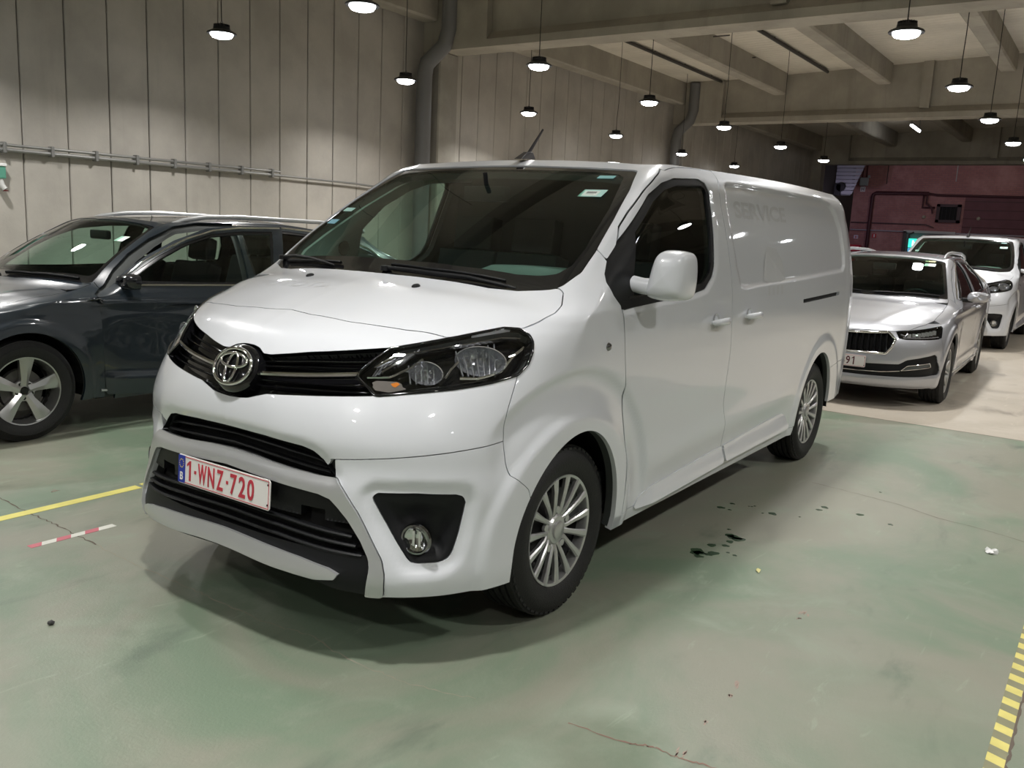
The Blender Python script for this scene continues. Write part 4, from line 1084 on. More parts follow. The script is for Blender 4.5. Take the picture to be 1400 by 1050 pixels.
# ------------------------------------------------------------------ estate car body surface (left half)
def est_w(z):
    zs = np.array([.16,.30,.45,.60,.75,.85,.93,1.00,1.15,1.30,1.38,1.43])
    ws = np.array([.845,.878,.893,.903,.905,.899,.884,.862,.800,.715,.655,.600])
    return np.interp(z, zs, ws)
def est_surface(step=.022):
    rings = []; XE = -3.80
    th = np.radians([0, 12, 24, 35, 46, 56, 65, 74, 82, 90])
    A = [(.74,.170,.840,.1,.17,2.6),(.825,.215,.865,.1,.215,2.7),(.855,.30,.880,.1,.30,2.75),(.860,.40,.892,.1,.40,2.75),(.855,.50,.900,.1,.50,2.7),
         (.852,.59,.904,.1,.59,2.6),(.845,.66,.905,.05,.66,2.5),(.825,.72,.904,.0,.715,2.4),(.765,.765,.900,-.05,.765,2.4),(.60,.815,.892,-.1,.82,2.4),
         (.30,.885,.886,-.2,.865,2.5),(.00,.940,.880,-.3,.90,2.6)]
    for xc, zc, w, xs, zs, n in A:
        c, s = np.cos(th)**(2/n), np.sin(th)**(2/n)
        y = w*s; rings.append((np.stack([xs+(xc-xs)*c, y, zc+(zs-zc)*(y/w)**2], 1), xs, zs))
    fr = np.array([0, .15, .31, .47, .62, .76, .88, 1.0])
    def rb(c, k, p, q, zs):
        f = np.concatenate([np.stack([c[0]+(k[0]-c[0])*fr**2, k[1]*fr, c[1]+(k[2]-c[1])*fr**2], 1), [p], [q]]); rings.append((f, q[0], zs))
    rb((-.28,1.0), (-.515,.735,.992), (-.56,.80,.972), (-.62,.875,.945), .945)
    for t in (.25, .5, .75, 1.):
        b = .02*4*t*(1-t); L = lambda a, c: np.array(a)*(1-t)+np.array(c)*t
        rb(L((-.28,1.0), (-1.03,1.418))+[b*.4, b], L((-.515,.735,.992), (-1.13,.575,1.385))+[b*.4, b*.4, b], L((-.56,.80,.972), (-1.16,.615,1.392))+[b*.4, b*.5, b], L((-.62,.875,.945), (-1.24,.655,1.39))+[0, b, b*.5], 0)
        rings[-1] = (rings[-1][0], rings[-1][1], rings[-1][0][-1,2])
    rb((-1.12,1.440), (-1.20,.555,1.408), (-1.23,.59,1.415), (-1.30,.612,1.422), 1.422)
    G = []; SS = SIDE_S
    for f, xs, zs in rings:
        w0 = f[-1,1]; x = xs+(XE-xs)*SS[1:]
        hi = sstep(.95, 1.42, zs)
        rear = x*0+sstep(-2.3, -3.8, x)
        z = np.full_like(x, zs)+.018*hi*np.sin(np.clip((xs-x)/2.0, 0, 1)*math.pi)-.075*hi*rear+.05*sstep(.6, .95, zs)*(1-hi)*sstep(-.8, -3.6, x)
        y = est_w(z-.05*sstep(.6, .95, zs)*(1-hi)*sstep(-.8, -3.6, x)+.075*hi*rear); y = y+(w0-y)*np.exp(-(xs-x)/.25); y -= .05*sstep(-2.8, -3.8, x)
        xe = XE+.42*sstep(.95, 1.42, zs); k = (xe-xs)/(XE-xs); x = xs+(x-xs)*k
        yr = y[-1]
        rr = np.array([[xe-.02, yr-.05, z[-1]], [xe-.06, yr-.13, z[-1]], [xe-.09, yr*.5, z[-1]], [xe-.10, 0, z[-1]]])
        G.append(np.concatenate([f, np.stack([x, y, z], 1), rr]))
    D = patch(np.array(G), step); r, c = D.shape[:2]; D[:,0,1] = 0; D[:,-1,1] = 0
    V = D.reshape(-1, 3); F = grid_tris(r, c)
    top = D[-1]; jc = np.argmin(np.abs(top[:,0]+1.30)+(top[:,1] < .5)*9); head = top[:jc+1]; rail = top[jc:]; fy = head[:,1]/head[-1,1]
    R = np.zeros((len(rail), jc+1, 3))
    for k in range(len(rail)):
        p = rail[k]; dec = math.exp(-abs(p[0]-rail[0,0])/.4)
        R[k,:,1] = fy*p[1]; R[k,:,0] = p[0]+(head[:,0]-head[-1,0])*dec; R[k,:,2] = p[2]+(head[:,2]-head[-1,2])*dec+.035*(1-dec)*(1-fy**2)*min(1, p[1]/.4)
    Rf = grid_tris(len(rail), jc+1); mid = np.array([-1.5, 0, .75]); fs = []
    for W, T in ((V, F), (R.reshape(-1,3), Rf)):
        n = np.cross(W[T[:,1]]-W[T[:,0]], W[T[:,2]]-W[T[:,0]]); fs.append(T if np.einsum('ij,ij->i', n, W[T].mean(1)-mid).sum() > 0 else T[:, ::-1])
    V = np.concatenate([V, R.reshape(-1,3)]); F = np.concatenate([fs[0], fs[1]+r*c]); V, F = weld(V, F)
    S = Surf(V, F); c0 = np.abs(S.V[:,1]) < 1e-6; S.N[c0,1] = 0; S.N[c0] /= np.maximum(np.linalg.norm(S.N[c0], axis=1, keepdims=True), 1e-9)
    return S
# ------------------------------------------------------------------ estate cars
P_EH = [(.86,-.2),(.86,0),(.826,.135),(.795,.32),(.745,.477),(.66,.60),(.50,.70),(.33,.755),(0,.775),(-.35,.765),(-.53,.75),(-.50,.72),(-.40,.50),(-.295,.2),(-.272,0),(-.272,-.2)]
P_EWS = [(-1.035,-.2),(-1.035,0),(-1.085,.35),(-1.13,.565),(-1.12,.597),(-.80,.672),(-.535,.742),(-.508,.722),(-.40,.48),(-.30,.2),(-.28,0),(-.28,-.2)]
P_ECL = [(-1.07,-.2),(-1.07,0),(-1.10,.35),(-1.105,.55),(-1.07,.58),(-.80,.645),(-.60,.695),(-.555,.68),(-.45,.44),(-.36,.2),(-.34,0),(-.34,-.2)]
P_ED = [(-.495,.93),(-.591,.985),(-.685,1.085),(-.832,1.195),(-1.015,1.300),(-1.238,1.392),(-1.484,1.424),(-1.80,1.428),(-1.775,1.2),(-1.76,.95),(-1.79,.6),(-1.80,.24),(-.53,.24),(-.52,.6),(-.50,.85)]
P_EW = [(-.655,1.005),(-.78,1.105),(-.9,1.190),(-1.06,1.277),(-1.26,1.352),(-1.50,1.382),(-1.72,1.388),(-1.70,1.2),(-1.69,1.01),(-1.2,1.0)]
P_ED2 = [(-1.80,1.428),(-2.3,1.425),(-2.72,1.40),(-2.84,1.2),(-2.90,1.0),(-2.80,.83),(-2.50,.62),(-2.40,.45),(-2.36,.24),(-1.80,.24),(-1.79,.6),(-1.76,.95),(-1.775,1.2)]
P_EW2 = [(-1.84,1.388),(-2.3,1.382),(-2.66,1.355),(-2.76,1.2),(-2.78,1.04),(-2.3,1.02),(-1.83,1.01),(-1.82,1.2)]
P_EW3 = [(-2.80,1.335),(-3.05,1.30),(-3.28,1.22),(-3.42,1.11),(-3.30,1.075),(-2.95,1.06),(-2.86,1.08)]
P_EG = [(-.2,.694),(0,.694),(.118,.694),(.30,.702),(.432,.712),(.488,.654),(.465,.581),(.420,.517),(.2,.514),(0,.512),(-.2,.512)]
P_EL = [(.494,.722),(.65,.738),(.85,.762),(1.00,.780),(1.02,.770),(.96,.668),(.80,.658),(.576,.655),(.520,.664)]
P_EK = [(-.2,.410),(0,.410),(.281,.412),(.54,.424),(.601,.466),(.75,.495),(.885,.520),(.915,.50),(.985,.345),(.935,.325),(.75,.312),(.569,.305),(.257,.300),(0,.300),(-.2,.300)]
P_EF = [(.560,.366),(.612,.414),(.70,.425),(.833,.440),(.850,.402),(.70,.384)]

def alloy(parent, rad, kind, m):
    t = tyre_mesh(rad, rad*.675, .215, False).build('wheel', RUBBER, parent, smooth=35)
    R = rad*.685; yo = .100; b = MB()
    b.lathe([(R, yo-.012), (R-.002, yo-.003), (R-.010, yo-.005), (R-.014, yo-.03), (R-.022, yo-.06), (R-.03, yo-.14)], 72, 'y')
    if kind == 5:
        for k in range(5):
            a0 = math.radians(72*k+95)
            yf = lambda r: yo-.030+.020*min(1, r/R)-.0
            V = []; F = []
            for r, hw in ((.030,.030),(.075,.026),(.12,.034),(.17,.043),(R-.006,.052)):
                c = Vector((math.cos(a0), 0, math.sin(a0))); q = Vector((-math.sin(a0), 0, math.cos(a0))); y = yf(r)
                V += [c*r+q*hw+Vector((0,y-.014,0)), c*r+q*hw*.12+Vector((0,y+.002,0)), c*r-q*hw+Vector((0,y-.006,0)), c*r-q*hw*.9+Vector((0,y-.045,0)), c*r+q*hw*.9+Vector((0,y-.045,0))]
            for i in range(4):
                for j in range(5): F.append((i*5+j, i*5+(j+1) % 5, (i+1)*5+(j+1) % 5, (i+1)*5+j))
            b.add(V, F)
        b.lathe([(0, yo-.036), (.05, yo-.034), (.068, yo-.040), (.070, yo-.06)], 32, 'y')
    else:
        for k in range(10):
            a0 = math.radians(36*k+10); yf = lambda r: yo-.030+.020*min(1, r/R)
            blade(b, [(.04, a0), (.10, a0+.03), (R-.006, a0+.07)], [.026, .020, .026], yf)
        b.lathe([(0, yo-.030), (.05, yo-.030), (.062, yo-.038), (.064, yo-.06)], 32, 'y')
    b.build('alloy_rim', m, t, smooth=30)
    b = MB()
    for k in range(5):
        a = math.radians(72*k+59); b.lathe([(0,-.004),(.0085,-.003),(.010,.0),(.0105,-.02)], 12, 'y', c=(.050*math.cos(a), yo-.030, .050*math.sin(a)))
    b.build('wheel_bolt', BLKGLOSS, t, smooth=40)
    b = MB(); b.lathe([(0, yo-.028), (.022, yo-.028), (.027, yo-.034)], 24, 'y'); cp = b.build('hub_badge', BLKGLOSS, t, smooth=40)
    b = MB(); b.lathe([(0, .030), (.135, .030), (.14, .0), (0, .0)], 40, 'y'); b.lathe([(R-.02, .03), (R-.03, -.02)], 30, 'y'); b.build('brake_disc', mat('brake_disc', (.10,.095,.09), .45, .7), t, smooth=30)
    return t

def rotz(S, c, a):
    """turn a surface about the upright axis through c"""
    ca, sa = math.cos(a), math.sin(a); M = np.array([[ca,-sa,0],[sa,ca,0],[0,0,1]])
    return Surf((S.V-[c[0],c[1],0])@M.T+[c[0],c[1],0], S.F, S.N@M.T)

def build_estate(root, paint, wb, rad, kind, door_deg=0., zs=1.0, txt=None, rails=SILVER, front=True):
    S = est_surface(); V, N = S.V.copy(), S.N; x, y, z = V.T.copy()
    side = sstep(.45, .8, N[:,1])*sstep(.5, .7, y); xz = np.stack([x, z], 1)
    win = np.minimum.reduce([poly_sd(xz, P) for P in (P_EW, P_EW2, P_EW3)])
    d = np.zeros(len(V)); cz = rad
    r1 = np.hypot(x, z-cz); r2 = np.hypot(x+wb, z-cz)
    d += .014*(1-sstep(.43, .47, r1))*side+.012*(1-sstep(.43, .47, r2))*side
    crease = .875+.012*np.clip(-x, -1, 3)
    d += side*(.010*np.exp(-((z-crease)/.035)**2)-.012*np.exp(-((z-.62)/.16)**2)*sstep(-.45, -.7, x)*sstep(-2.3, -2.1, x))
    d += side*.016*sstep(.40, .36, z)*sstep(-.45, -.6, x)*sstep(-2.4, -2.3, x)
    d -= .004*sstep(.02, 0, win)*side
    if front:
        w0 = wrap(V); ff = sstep(.05, .3, N[:,0])
        d -= .014*sstep(.02, .0, poly_sd(w0, P_EK))*ff
        e = np.abs(y-(.30+.33*(.75-x))); d += .004*np.exp(-(e/.05)**2)*(z > .70)*(x > -.3)*(x < .8)
    S.V = V+N*d[:,None]; S.V[np.abs(V[:,1]) < 1e-6, 1] = 0
    S.V[:,2] = np.where(S.V[:,2] > .9, .9+(S.V[:,2]-.9)*zs, S.V[:,2])
    S.N = vnormals(S.V, S.F); c0 = np.abs(V[:,1]) < 1e-6; S.N[c0,1] = 0; S.N /= np.maximum(np.linalg.norm(S.N, axis=1, keepdims=True), 1e-9)
    V0 = V; V, N = S.V, S.N
    W = wrap(V0); xy = XY(V0)
    hood = np.maximum(poly_sd(xy, P_EH), .705-z); ws = np.maximum(poly_sd(xy, P_EWS), .93-z); clear = poly_sd(xy, P_ECL)
    fl_ = .60-y
    dA = np.maximum(poly_sd(xz, P_ED), .57-y); dB = np.maximum(poly_sd(xz, P_ED2), .57-y)
    wins = [np.maximum(poly_sd(xz, P), .5-y) for P in (P_EW, P_EW2, P_EW3)]
    a1 = np.maximum(r1-(rad+.052), .4-y); a2 = np.maximum(r2-(rad+.052), .4-y)
    hl = np.maximum(poly_sd(W, P_EL), -x); gr = np.maximum(poly_sd(W, P_EG), .3-x); bk = np.maximum(poly_sd(W, P_EK), .2-x); G = .002
    F_ = Finder(S, W, (x > .0) & (z < .9)); FS = Finder(S, xz, (N[:,1] > .25) & (y > .5) & (z > .2)); FT = Finder(S, xy, (N[:,2] > .5) & (z > .7))
    def two(fn, name, m, parent, **k):
        b = MB(); fn(b); fs = list(b.f); b.add([(p[0], -p[1], p[2]) for p in list(b.v)], [tuple(reversed(q)) for q in fs]); return b.build(name, m, parent, **k)
    sobj('bonnet', both(clip(S, hood, .018, G)), paint, root)
    xb = np.interp(z, [.25,.50,.66,.78], [.36,.40,.42,.33])
    sobj('front_bumper', both(clip(S, ML(xb-x, -hood, -hl, -gr, -bk, -a1, .19-z+0*x, z-.80), .02, G)), paint, root)
    df = np.interp(z, [.24,.6,.85,.93,.985,1.085,1.195,1.30,1.392], [-.53,-.52,-.50,-.495,-.591,-.685,-.832,-1.015,-1.238])
    fen = ML(x-xb, df-x, -hood, -ws, -hl, -a1, .22-z, .3-y, -.55-x, z-1.02)
    fe = clip(S, fen, .02, G)
    for T in (fe, mirror(fe)): sobj('fender', T, paint, root)
    mids = ML(-dA, -dB, -ws, -hood, -fen.max(0), -a2, .20-z, -wins[2], x+.40, np.where(z < .95, x+.6, x+.4))
    sobj('body_side', both(clip(S, mids, .02, G)), paint, root)
    rs = np.maximum.reduce([N[:,0]+.35, 1.0-z, z-1.36, x+3.1, y-.62]); sobj('rear_screen', both(clip(inset(S, -.001), ML(rs))), mat('quarter_glass', (.01,.012,.012), .04, 0, .5), root)
    rear_door = clip(S, ML(dB, -wins[1], -a2, .20-z), .02, G); front_door = clip(S, ML(dA, -wins[0], .20-z), .02, G)
    seal = mat('window_trim', (.010,.010,.011), .25)
    for s, f in ((1, lambda q: q), (-1, mirror)):
        a = math.radians(-door_deg) if s > 0 else 0.; hc = (-.52, .885)
        g = (lambda q: rotz(q, hc, a)) if a else (lambda q: q)
        o = sobj('front_door', g(f(front_door)), paint, root)
        def mb(fn, name, m, parent, **k):
            b = MB(); fn(b)
            b.v = [(v[0], s*v[1], v[2]) for v in b.v]
            if a:
                R = Matrix.Rotation(a, 4, 'Z'); c = Vector((*hc, 0)); b.v = [tuple(R @ (Vector(v)-c)+c) for v in b.v]
            return b.build(name, m, parent, **k)
        sobj('door_window', g(f(clip(inset(S, .010), ML(wins[0]+.016)))), DGLASS, o)
        sobj('window_trim', g(f(clip(inset(S, .003), ML(wins[0]+.0, -(wins[0]+.018)), .01))), seal, o)
        mb(lambda b: bar_on(b, FS, [(-.63,.990),(-.9,.993),(-1.3,.996),(-1.74,1.0)], .008, .006, .002), 'chrome_strip', CHROME, o, smooth=40)
        mb(lambda b: bar_on(b, FS, [(-.62,.995),(-.685,1.055),(-.80,1.145),(-.95,1.235),(-1.10,1.313),(-1.28,1.375),(-1.48,1.403),(-1.78,1.410)], .0075, .006, .003, 50), 'chrome_strip', CHROME, o, smooth=40)
        if a: sobj('door_lining', g(inset(clip(S, ML(dA+.01, -wins[0], .30-z)), .05)), TRIM, o)
        def dm(b):
            c = Vector((-.70, 1.0, 1.03))
            V_ = [(q[0], q[1]) for q in smooth_poly([(-.09,-.050),(.05,-.056),(.095,-.03),(.10,.018),(.07,.040),(-.04,.046),(-.09,.022)], 3)]; n = len(V_)
            L = [(-.035,.96),(0,1.0),(.045,.88),(.07,.6),(.078,.0)]
            b.add([(c.x+dx-.2*q[0], c.y+q[0]*sc, c.z+q[1]*sc) for dx, sc in L for q in V_], [(i*n+j, i*n+(j+1) % n, (i+1)*n+(j+1) % n, (i+1)*n+j) for i in range(len(L)-1) for j in range(n)]+[tuple(reversed(range(n)))])
        if not (s < 0 and door_deg > 0) or True:
            mr = mb(dm, 'door_mirror', paint if not a else mat('mirror_black', (.012,.013,.016), .12, 0, .5), o, smooth=50)
            mb(lambda b: b.tube([(-.66,.86,.985),(-.70,.95,.985)], .022, 8), 'mirror_foot', BLKPLAS, mr, smooth=50)
        mb(lambda b: b.tube([(-1.48,.915,.875),(-1.50,.942,.877),(-1.60,.948,.88),(-1.66,.94,.88),(-1.68,.915,.88)], .012, 8), 'door_handle', paint, o, smooth=60)
        o2 = sobj('rear_door', f(rear_door), paint, root)
        sobj('rear_window', f(clip(inset(S, .010), ML(wins[1]+.016))), DGLASS, o2)
        sobj('window_trim', f(clip(inset(S, .003), ML(wins[1]+.0, -(wins[1]+.018)), .01)), seal, o2)
        a0, a = a, 0.
        mb(lambda b: bar_on(b, FS, [(-1.80,1.0),(-2.3,1.01),(-2.8,1.035),(-3.4,1.075)], .008, .006, .003), 'chrome_strip', CHROME, o2, smooth=40)
        mb(lambda b: bar_on(b, FS, [(-1.79,1.410),(-2.3,1.404),(-2.66,1.380),(-3.05,1.325),(-3.30,1.24),(-3.44,1.11)], .0075, .006, .003, 40), 'chrome_strip', CHROME, o2, smooth=40)
        mb(lambda b: b.tube([(-2.50,.915,.895),(-2.52,.942,.90),(-2.62,.948,.905),(-2.70,.94,.905),(-2.72,.915,.90)], .012, 8), 'door_handle', paint, o2, smooth=60)
        sobj('quarter_window', f(clip(inset(S, .004), ML(wins[2]))), mat('quarter_glass', (.01,.012,.012), .04, 0, .5), root)
        mb(lambda b: (b.tube([(-1.30,.560,1.405*1+(zs-1)*.5),(-1.40,.556,1.438+(zs-1)*.5),(-1.60,.553,1.468+(zs-1)*.5),(-1.9,.553,1.480+(zs-1)*.5),(-2.8,.548,1.466+(zs-1)*.5),(-3.2,.54,1.438+(zs-1)*.5),(-3.38,.53,1.395+(zs-1)*.5)], .015, 10, sq=(1.0,1.25))), 'roof_rail', rails, root, smooth=60)
        mb(lambda b: bar_on(b, FS, [(-.50,.272),(-1.2,.268),(-2.35,.268)], .008, .006, .004), 'sill_strip', rails, root, smooth=40)
    # windscreen
    wsc = sobj('windscreen', both(clip(inset(S, .005), ML(clear, ws))), WGLASS, root)
    sobj('screen_border', both(clip(inset(S, .004), ML(ws+.002, -clear), .01)), mat('black_frit'), wsc)
    two(lambda b: bar_on(b, FT, [(-.31,.06),(-.36,.3),(-.44,.52),(-.50,.66)], .008, .010, .014), 'wiper', BLKPLAS, root, smooth=40)
    back = clip(inset(S, .022), np.where(z > .93, np.maximum.reduce([-(q+.012) for q in wins]+[-np.maximum(clear, ws)]), np.maximum.reduce([-gr, -hl, -bk, -a1, -a2, .21-z])), .0)
    if door_deg: back = join(clip(inset(S, .022), ML(np.where(z > .93, np.maximum.reduce([-(q+.012) for q in wins]+[-np.maximum(clear, ws)]), np.maximum.reduce([-gr, -hl, -bk, -a1, -a2, .21-z])), -(dA+.045))), mirror(back)); sobj('body_shell', back, TRIM, root)
    else: sobj('body_shell', both(back), TRIM, root)
    b = MB(); b.b2((-2.3,-.80,.20),(-.5,.80,.26)); b.b2((-3.75,-.70,.28),(-3.3,.70,.4)); b.b2((-3.4,-.52,.22),(.45,.52,.30)); b.b2((.45,-.50,.22),(.62,.50,.30))
    for cx in (-wb, 0):
        for s in (-1, 1):
            n = 18; pts = [(cx+(rad+.065)*math.cos(q*math.pi/n), cz+(rad+.07)*math.sin(q*math.pi/n)) for q in range(n+1)]
            for i in range(n): (xa, za), (xc, zc) = pts[i], pts[i+1]; b.add([(xa, s*.5, za), (xc, s*.5, zc), (xc, s*.86, zc), (xa, s*.86, za)], [(0,1,2,3)])
            b.add([(p[0], s*.52, p[1]) for p in pts]+[(cx+.38, s*.52, .2), (cx-.38, s*.52, .2)], [tuple(range(n+3))])
    b.build('underbody', BLKDEEP, root)
    # nose
    gi = sobj('grille', both(clip(inset(S, .05), gr-.006)), BLKDEEP, root)
    two(lambda b: (bar_on(b, F_, roll_open(P_EG), .0125, .012, .002, 90)), 'grille_frame', CHROME, gi, smooth=50)
    for k in range(10):
        w_ = .028+.049*k; zt = .690+.004*(w_ > .3); zl = .522+max(0, w_-.42)*.9
        if w_ > .47: break
        for s in (1, -1):
            b = MB(); bar_on(b, F_, [(w_, zl), (w_-.004, (zl+zt)/2), (w_, zt-max(0, w_-.43)*.6)], .009, .020, -.012, 8); b.v = [(q[0], s*q[1], q[2]) for q in b.v]; b.build('grille_slat', BLKPLAS, gi, smooth=40)
    two(lambda b: wall_on(b, F_, P_EG[1:-1], .0, -.055), 'grille_rim', BLKGLOSS, gi, smooth=40)
    for s, f in ((1, lambda q: q), (-1, mirror)):
        h = sobj('headlamp', f(clip(inset(S, .001), hl+.001, .012)), LENS, root)
        sobj('lamp_housing', f(clip(inset(S, .05), hl-.008)), BLKGLOSS, h)
        b = MB(); wall_on(b, F_, P_EL, .0, -.05, 90, True, False)
        if s < 0: b.v = [(v[0], -v[1], v[2]) for v in b.v]
        b.build('lamp_border', BLKGLOSS, h, smooth=50)
        b = MB()
        for k in range(7):
            w_ = .62+.048*k; c, n = F_([(w_, .700+.11*(w_-.62))], -.03); c = Vector(c[0]); n = Vector((1, .35, 0)).normalized(); Mx = frame(c, Vector((0,0,1)).cross(n), (0,0,1))
            q = MB(); q.box((0,0,0),(.034,.040,.02)); q.box((0,0,.012),(.020,.026,.01)); b.add([Mx @ Vector(v) for v in q.v], q.f)
        bar_on(b, F_, [(.56,.672),(.75,.674),(.93,.684)], .006, .006, -.012, 12); bar_on(b, F_, [(.54,.705),(.58,.69),(.60,.712)], .006, .006, -.015, 8)
        if s < 0: b.v = [(v[0], -v[1], v[2]) for v in b.v]
        b.build('led_reflector', REFL, h, bevel=0)
        fgm = sobj('fog_lamp', f(clip(inset(S, .006), ML(poly_sd(W, P_EF), .2-x), .01)), mat('fog_lens', (.10,.11,.11), .15, .5), root)
        b = MB(); bar_on(b, F_, P_EF+P_EF[:1], .004, .006, .0, 40)
        if s < 0: b.v = [(v[0], -v[1], v[2]) for v in b.v]
        b.build('chrome_strip', CHROME, fgm, smooth=40)
    bi = sobj('lower_intake', both(clip(inset(S, .012), bk-.004)), BLKPLAS, root)
    two(lambda b: bar_on(b, F_, [(0,.336),(.2,.338),(.40,.345),(.55,.362)], .005, .008, .0), 'chrome_strip', CHROME, bi, smooth=40)
    if txt:
        pc, pn = F_([(0,.425)], .012); plate(root, txt, (pc[0][0]+.008, .03, .428), (0,1,0), (-.06,0,1), ink=mat('plate_maroon', (.10,.02,.03), .5))
    # wheels
    rm = mat('alloy_silver', (.50,.50,.49), .28, .8, .4)
    for X, s in ((0,1),(0,-1),(-wb,1),(-wb,-1)):
        t = alloy(root, rad, kind, rm); t.location = (X, s*.785, rad)
        if s < 0: t.rotation_euler = (0, 0, math.pi)
    # cabin
    dk = mat('cabin_dark', (.016,.016,.017), .85)
    b = MB(); b.prism([(-.35,.955),(-.62,.965),(-.90,.945),(-1.0,.88),(-.98,.7),(-.8,.4),(-.4,.4)], -.76, .76, 'y'); b.build('dashboard', mat('dashboard_dark', (.03,.03,.032), .8), root, smooth=35)
    b = MB(); b.b2((-3.3,-.74,.26),(-.5,.74,.34)); b.b2((-2.75,-.68,.40),(-2.25,.68,.58)); b.build('cabin_floor', dk, root)
    for X, ys in ((-1.45,(.37,-.37)), (-2.62,(.42,-.42))):
        for yy in ys:
            b = MB(); b.box((X+.22,yy,.48),(.50,.50,.16)); b.box((X-.13,yy,.82),(.13,.48,.60), Matrix.Rotation(math.radians(-16), 3, 'Y')); b.build('seat', SEATM, root, bevel=.04, smooth=60)
            b = MB(); b.box((X-.25,yy,1.215),(.10,.26,.18), Matrix.Rotation(math.radians(-10), 3, 'Y')); b.build('headrest', SEATM, root, bevel=.035, smooth=60)
            b = MB(); b.tube([(X-.22,yy-.06,1.06),(X-.25,yy-.06,1.17)], .007, 6); b.tube([(X-.22,yy+.06,1.06),(X-.25,yy+.06,1.17)], .007, 6); b.build('headrest_post', CHROME, root)
    b = MB(); n = 30; R = Matrix.Rotation(math.radians(-68), 3, 'Y'); c = Vector((-1.02,.37,.88))
    b.tube([R @ Vector((.18*math.cos(2*math.pi*k/n), .18*math.sin(2*math.pi*k/n), 0))+c for k in range(n)], .014, 8, closed=True); b.lathe([(0,.05),(.06,.04),(.06,0)], 12, 'x', c=c)
    b.build('steering_wheel', BLKPLAS, root, smooth=50)
    b = MB(); b.box((-1.05,.0,1.30*1+(zs-1)*.4),(.04,.24,.07)); b.build('interior_mirror', BLKPLAS, root, bevel=.015, smooth=50)
    HF = Finder(S, xy, (z > .95) & (x > -1.2) & (x < -.2) & (y < .75))
    def sticker(a, w, h, m, s=1):
        c, n = HF([(a[0], abs(a[1]))], -.003); c = Vector(c[0]); n = Vector(n[0])
        if s < 0: c.y *= -1; n.y *= -1
        o = MB().b2((-w/2,-h/2,-.0006),(w/2,h/2,.0006)).build('sticker', m, wsc); o.matrix_local = frame(c, Vector((0,1,0)), n.cross(Vector((0,1,0)))); return o
    return sticker, FT

DARK = mat('anthracite_paint', (.012,.019,.027), .30, .0, 1.0)
SILV = mat('silver_metallic', (.43,.44,.47), .36, .5, 1.0)
car1 = empty('estate_car', (.06,-3.97,0), 0, 'dark blue-grey estate car with its front door ajar behind the van', 'car')
stk, _ = build_estate(car1, DARK, 2.84, .326, 5, 27., 1.0, None)
o = stk((-.90,.53), .11, .075, mat('sticker_white'))
car2 = empty('estate_car', (-6.58,.38,0), math.radians(1.5), 'silver estate car parked nose-out just behind the white van', 'car')
stk, _ = build_estate(car2, SILV, 2.69, .320, 10, 0., .94, '1-XBF-691')
stk((-.98,.47), .11, .065, mat('sticker_white')); stk((-1.06,.46), .10, .035, mat('sticker_yellow', (.62,.60,.22), .5))
# second van: the same body, a size smaller
index_kids()
van2 = copy_tree(van)
DROP = ('number_plate',)
def purge(o):
    for c in [q for q in COL.objects if q.parent == o]: purge(c)
    bpy.data.objects.remove(o)
van2.location = (-12.72, .33, 0); van2.scale = (.95, .95, .925)
for o in [q for q in COL.objects if q.parent == van2 and q.name.startswith(DROP)]: purge(o)
tag(van2, 'smaller white van at the right edge behind the silver estate car', 'van')
# ------------------------------------------------------------------ ghost lettering on the van
def on_surface(me, put):
    bm = bmesh.new(); bm.from_mesh(me)
    bmesh.ops.subdivide_edges(bm, edges=[e for e in bm.edges if e.calc_length() > .05], cuts=3)
    P = put(np.array([(v.co.x, v.co.y) for v in bm.verts]))
    for v, p in zip(bm.verts, P): v.co = p
    bm.to_mesh(me); bm.free(); return me
def fit_text(txt, w, h, bold=0.):
    me = text_mesh(txt, .1, 1, 0, bold=bold); xs = [v.co.x for v in me.vertices]; ys = [v.co.y for v in me.vertices]
    me.transform(Matrix.Diagonal((w/(max(xs)-min(xs)), h/(max(ys)-min(ys)), 1, 1)) @ Matrix.Translation((-(max(xs)+min(xs))/2, -(max(ys)+min(ys))/2, 0))); return me
SV = VANS
GHOST = mat('lettering_ghost', (.545,.555,.57), .40, 0, .7); GH2 = mat('bonnet_ghost', (.635,.648,.665), .38, 0, .9)
flank = Finder(SV, XZ(SV.V), (SV.N[:,1] > .5) & (SV.V[:,1] > .6) & (SV.V[:,0] < -1))
sidep = next(o for o in COL.objects if o.parent == van and o.name.split('.')[0] == 'side_panel')
me = on_surface(fit_text('SERVICE', .84, .088, .003), lambda q: flank(np.stack([-2.09-q[:,0], 1.655+q[:,1]], 1), .0012)[0]); link('ghost_lettering', me, sidep, GHOST)
b = MB(); out = [(-2.02,1.38),(-2.095,1.47),(-2.25,1.455),(-2.335,1.39),(-2.36,1.28),(-2.33,1.27),(-2.03,1.27),(-1.99,1.28)]
b.prism([(a, c) for a, c in out], 0, 0, 'z'); b.f = [b.f[0]]; b.v = b.v[:len(out)]
me = bpy.data.meshes.new('ghost_emblem'); me.from_pydata(b.v, [], b.f)
link('ghost_emblem', on_surface(me, lambda q: flank(q, .0010)[0]), sidep, mat('emblem_ghost', (.635,.648,.665), .38, 0, .9))
b = MB()
for k in range(4): b.b2((-2.28+k*.075,1.20,0),(-2.25+k*.075,1.27,0.0001))
b.f = [q for i, q in enumerate(b.f) if i % 6 == 4]; me = bpy.data.meshes.new('ghost_emblem'); me.from_pydata(b.v, [], b.f)
link('ghost_emblem', on_surface(me, lambda q: flank(q, .0010)[0]), sidep, MATS['emblem_ghost'])
bon = next(o for o in COL.objects if o.parent == van and o.name.split('.')[0] == 'bonnet')
topf = Finder(SV, XY(SV.V), (SV.N[:,2] > .5) & (SV.V[:,2] > 1.0) & (SV.V[:,2] < 1.4))
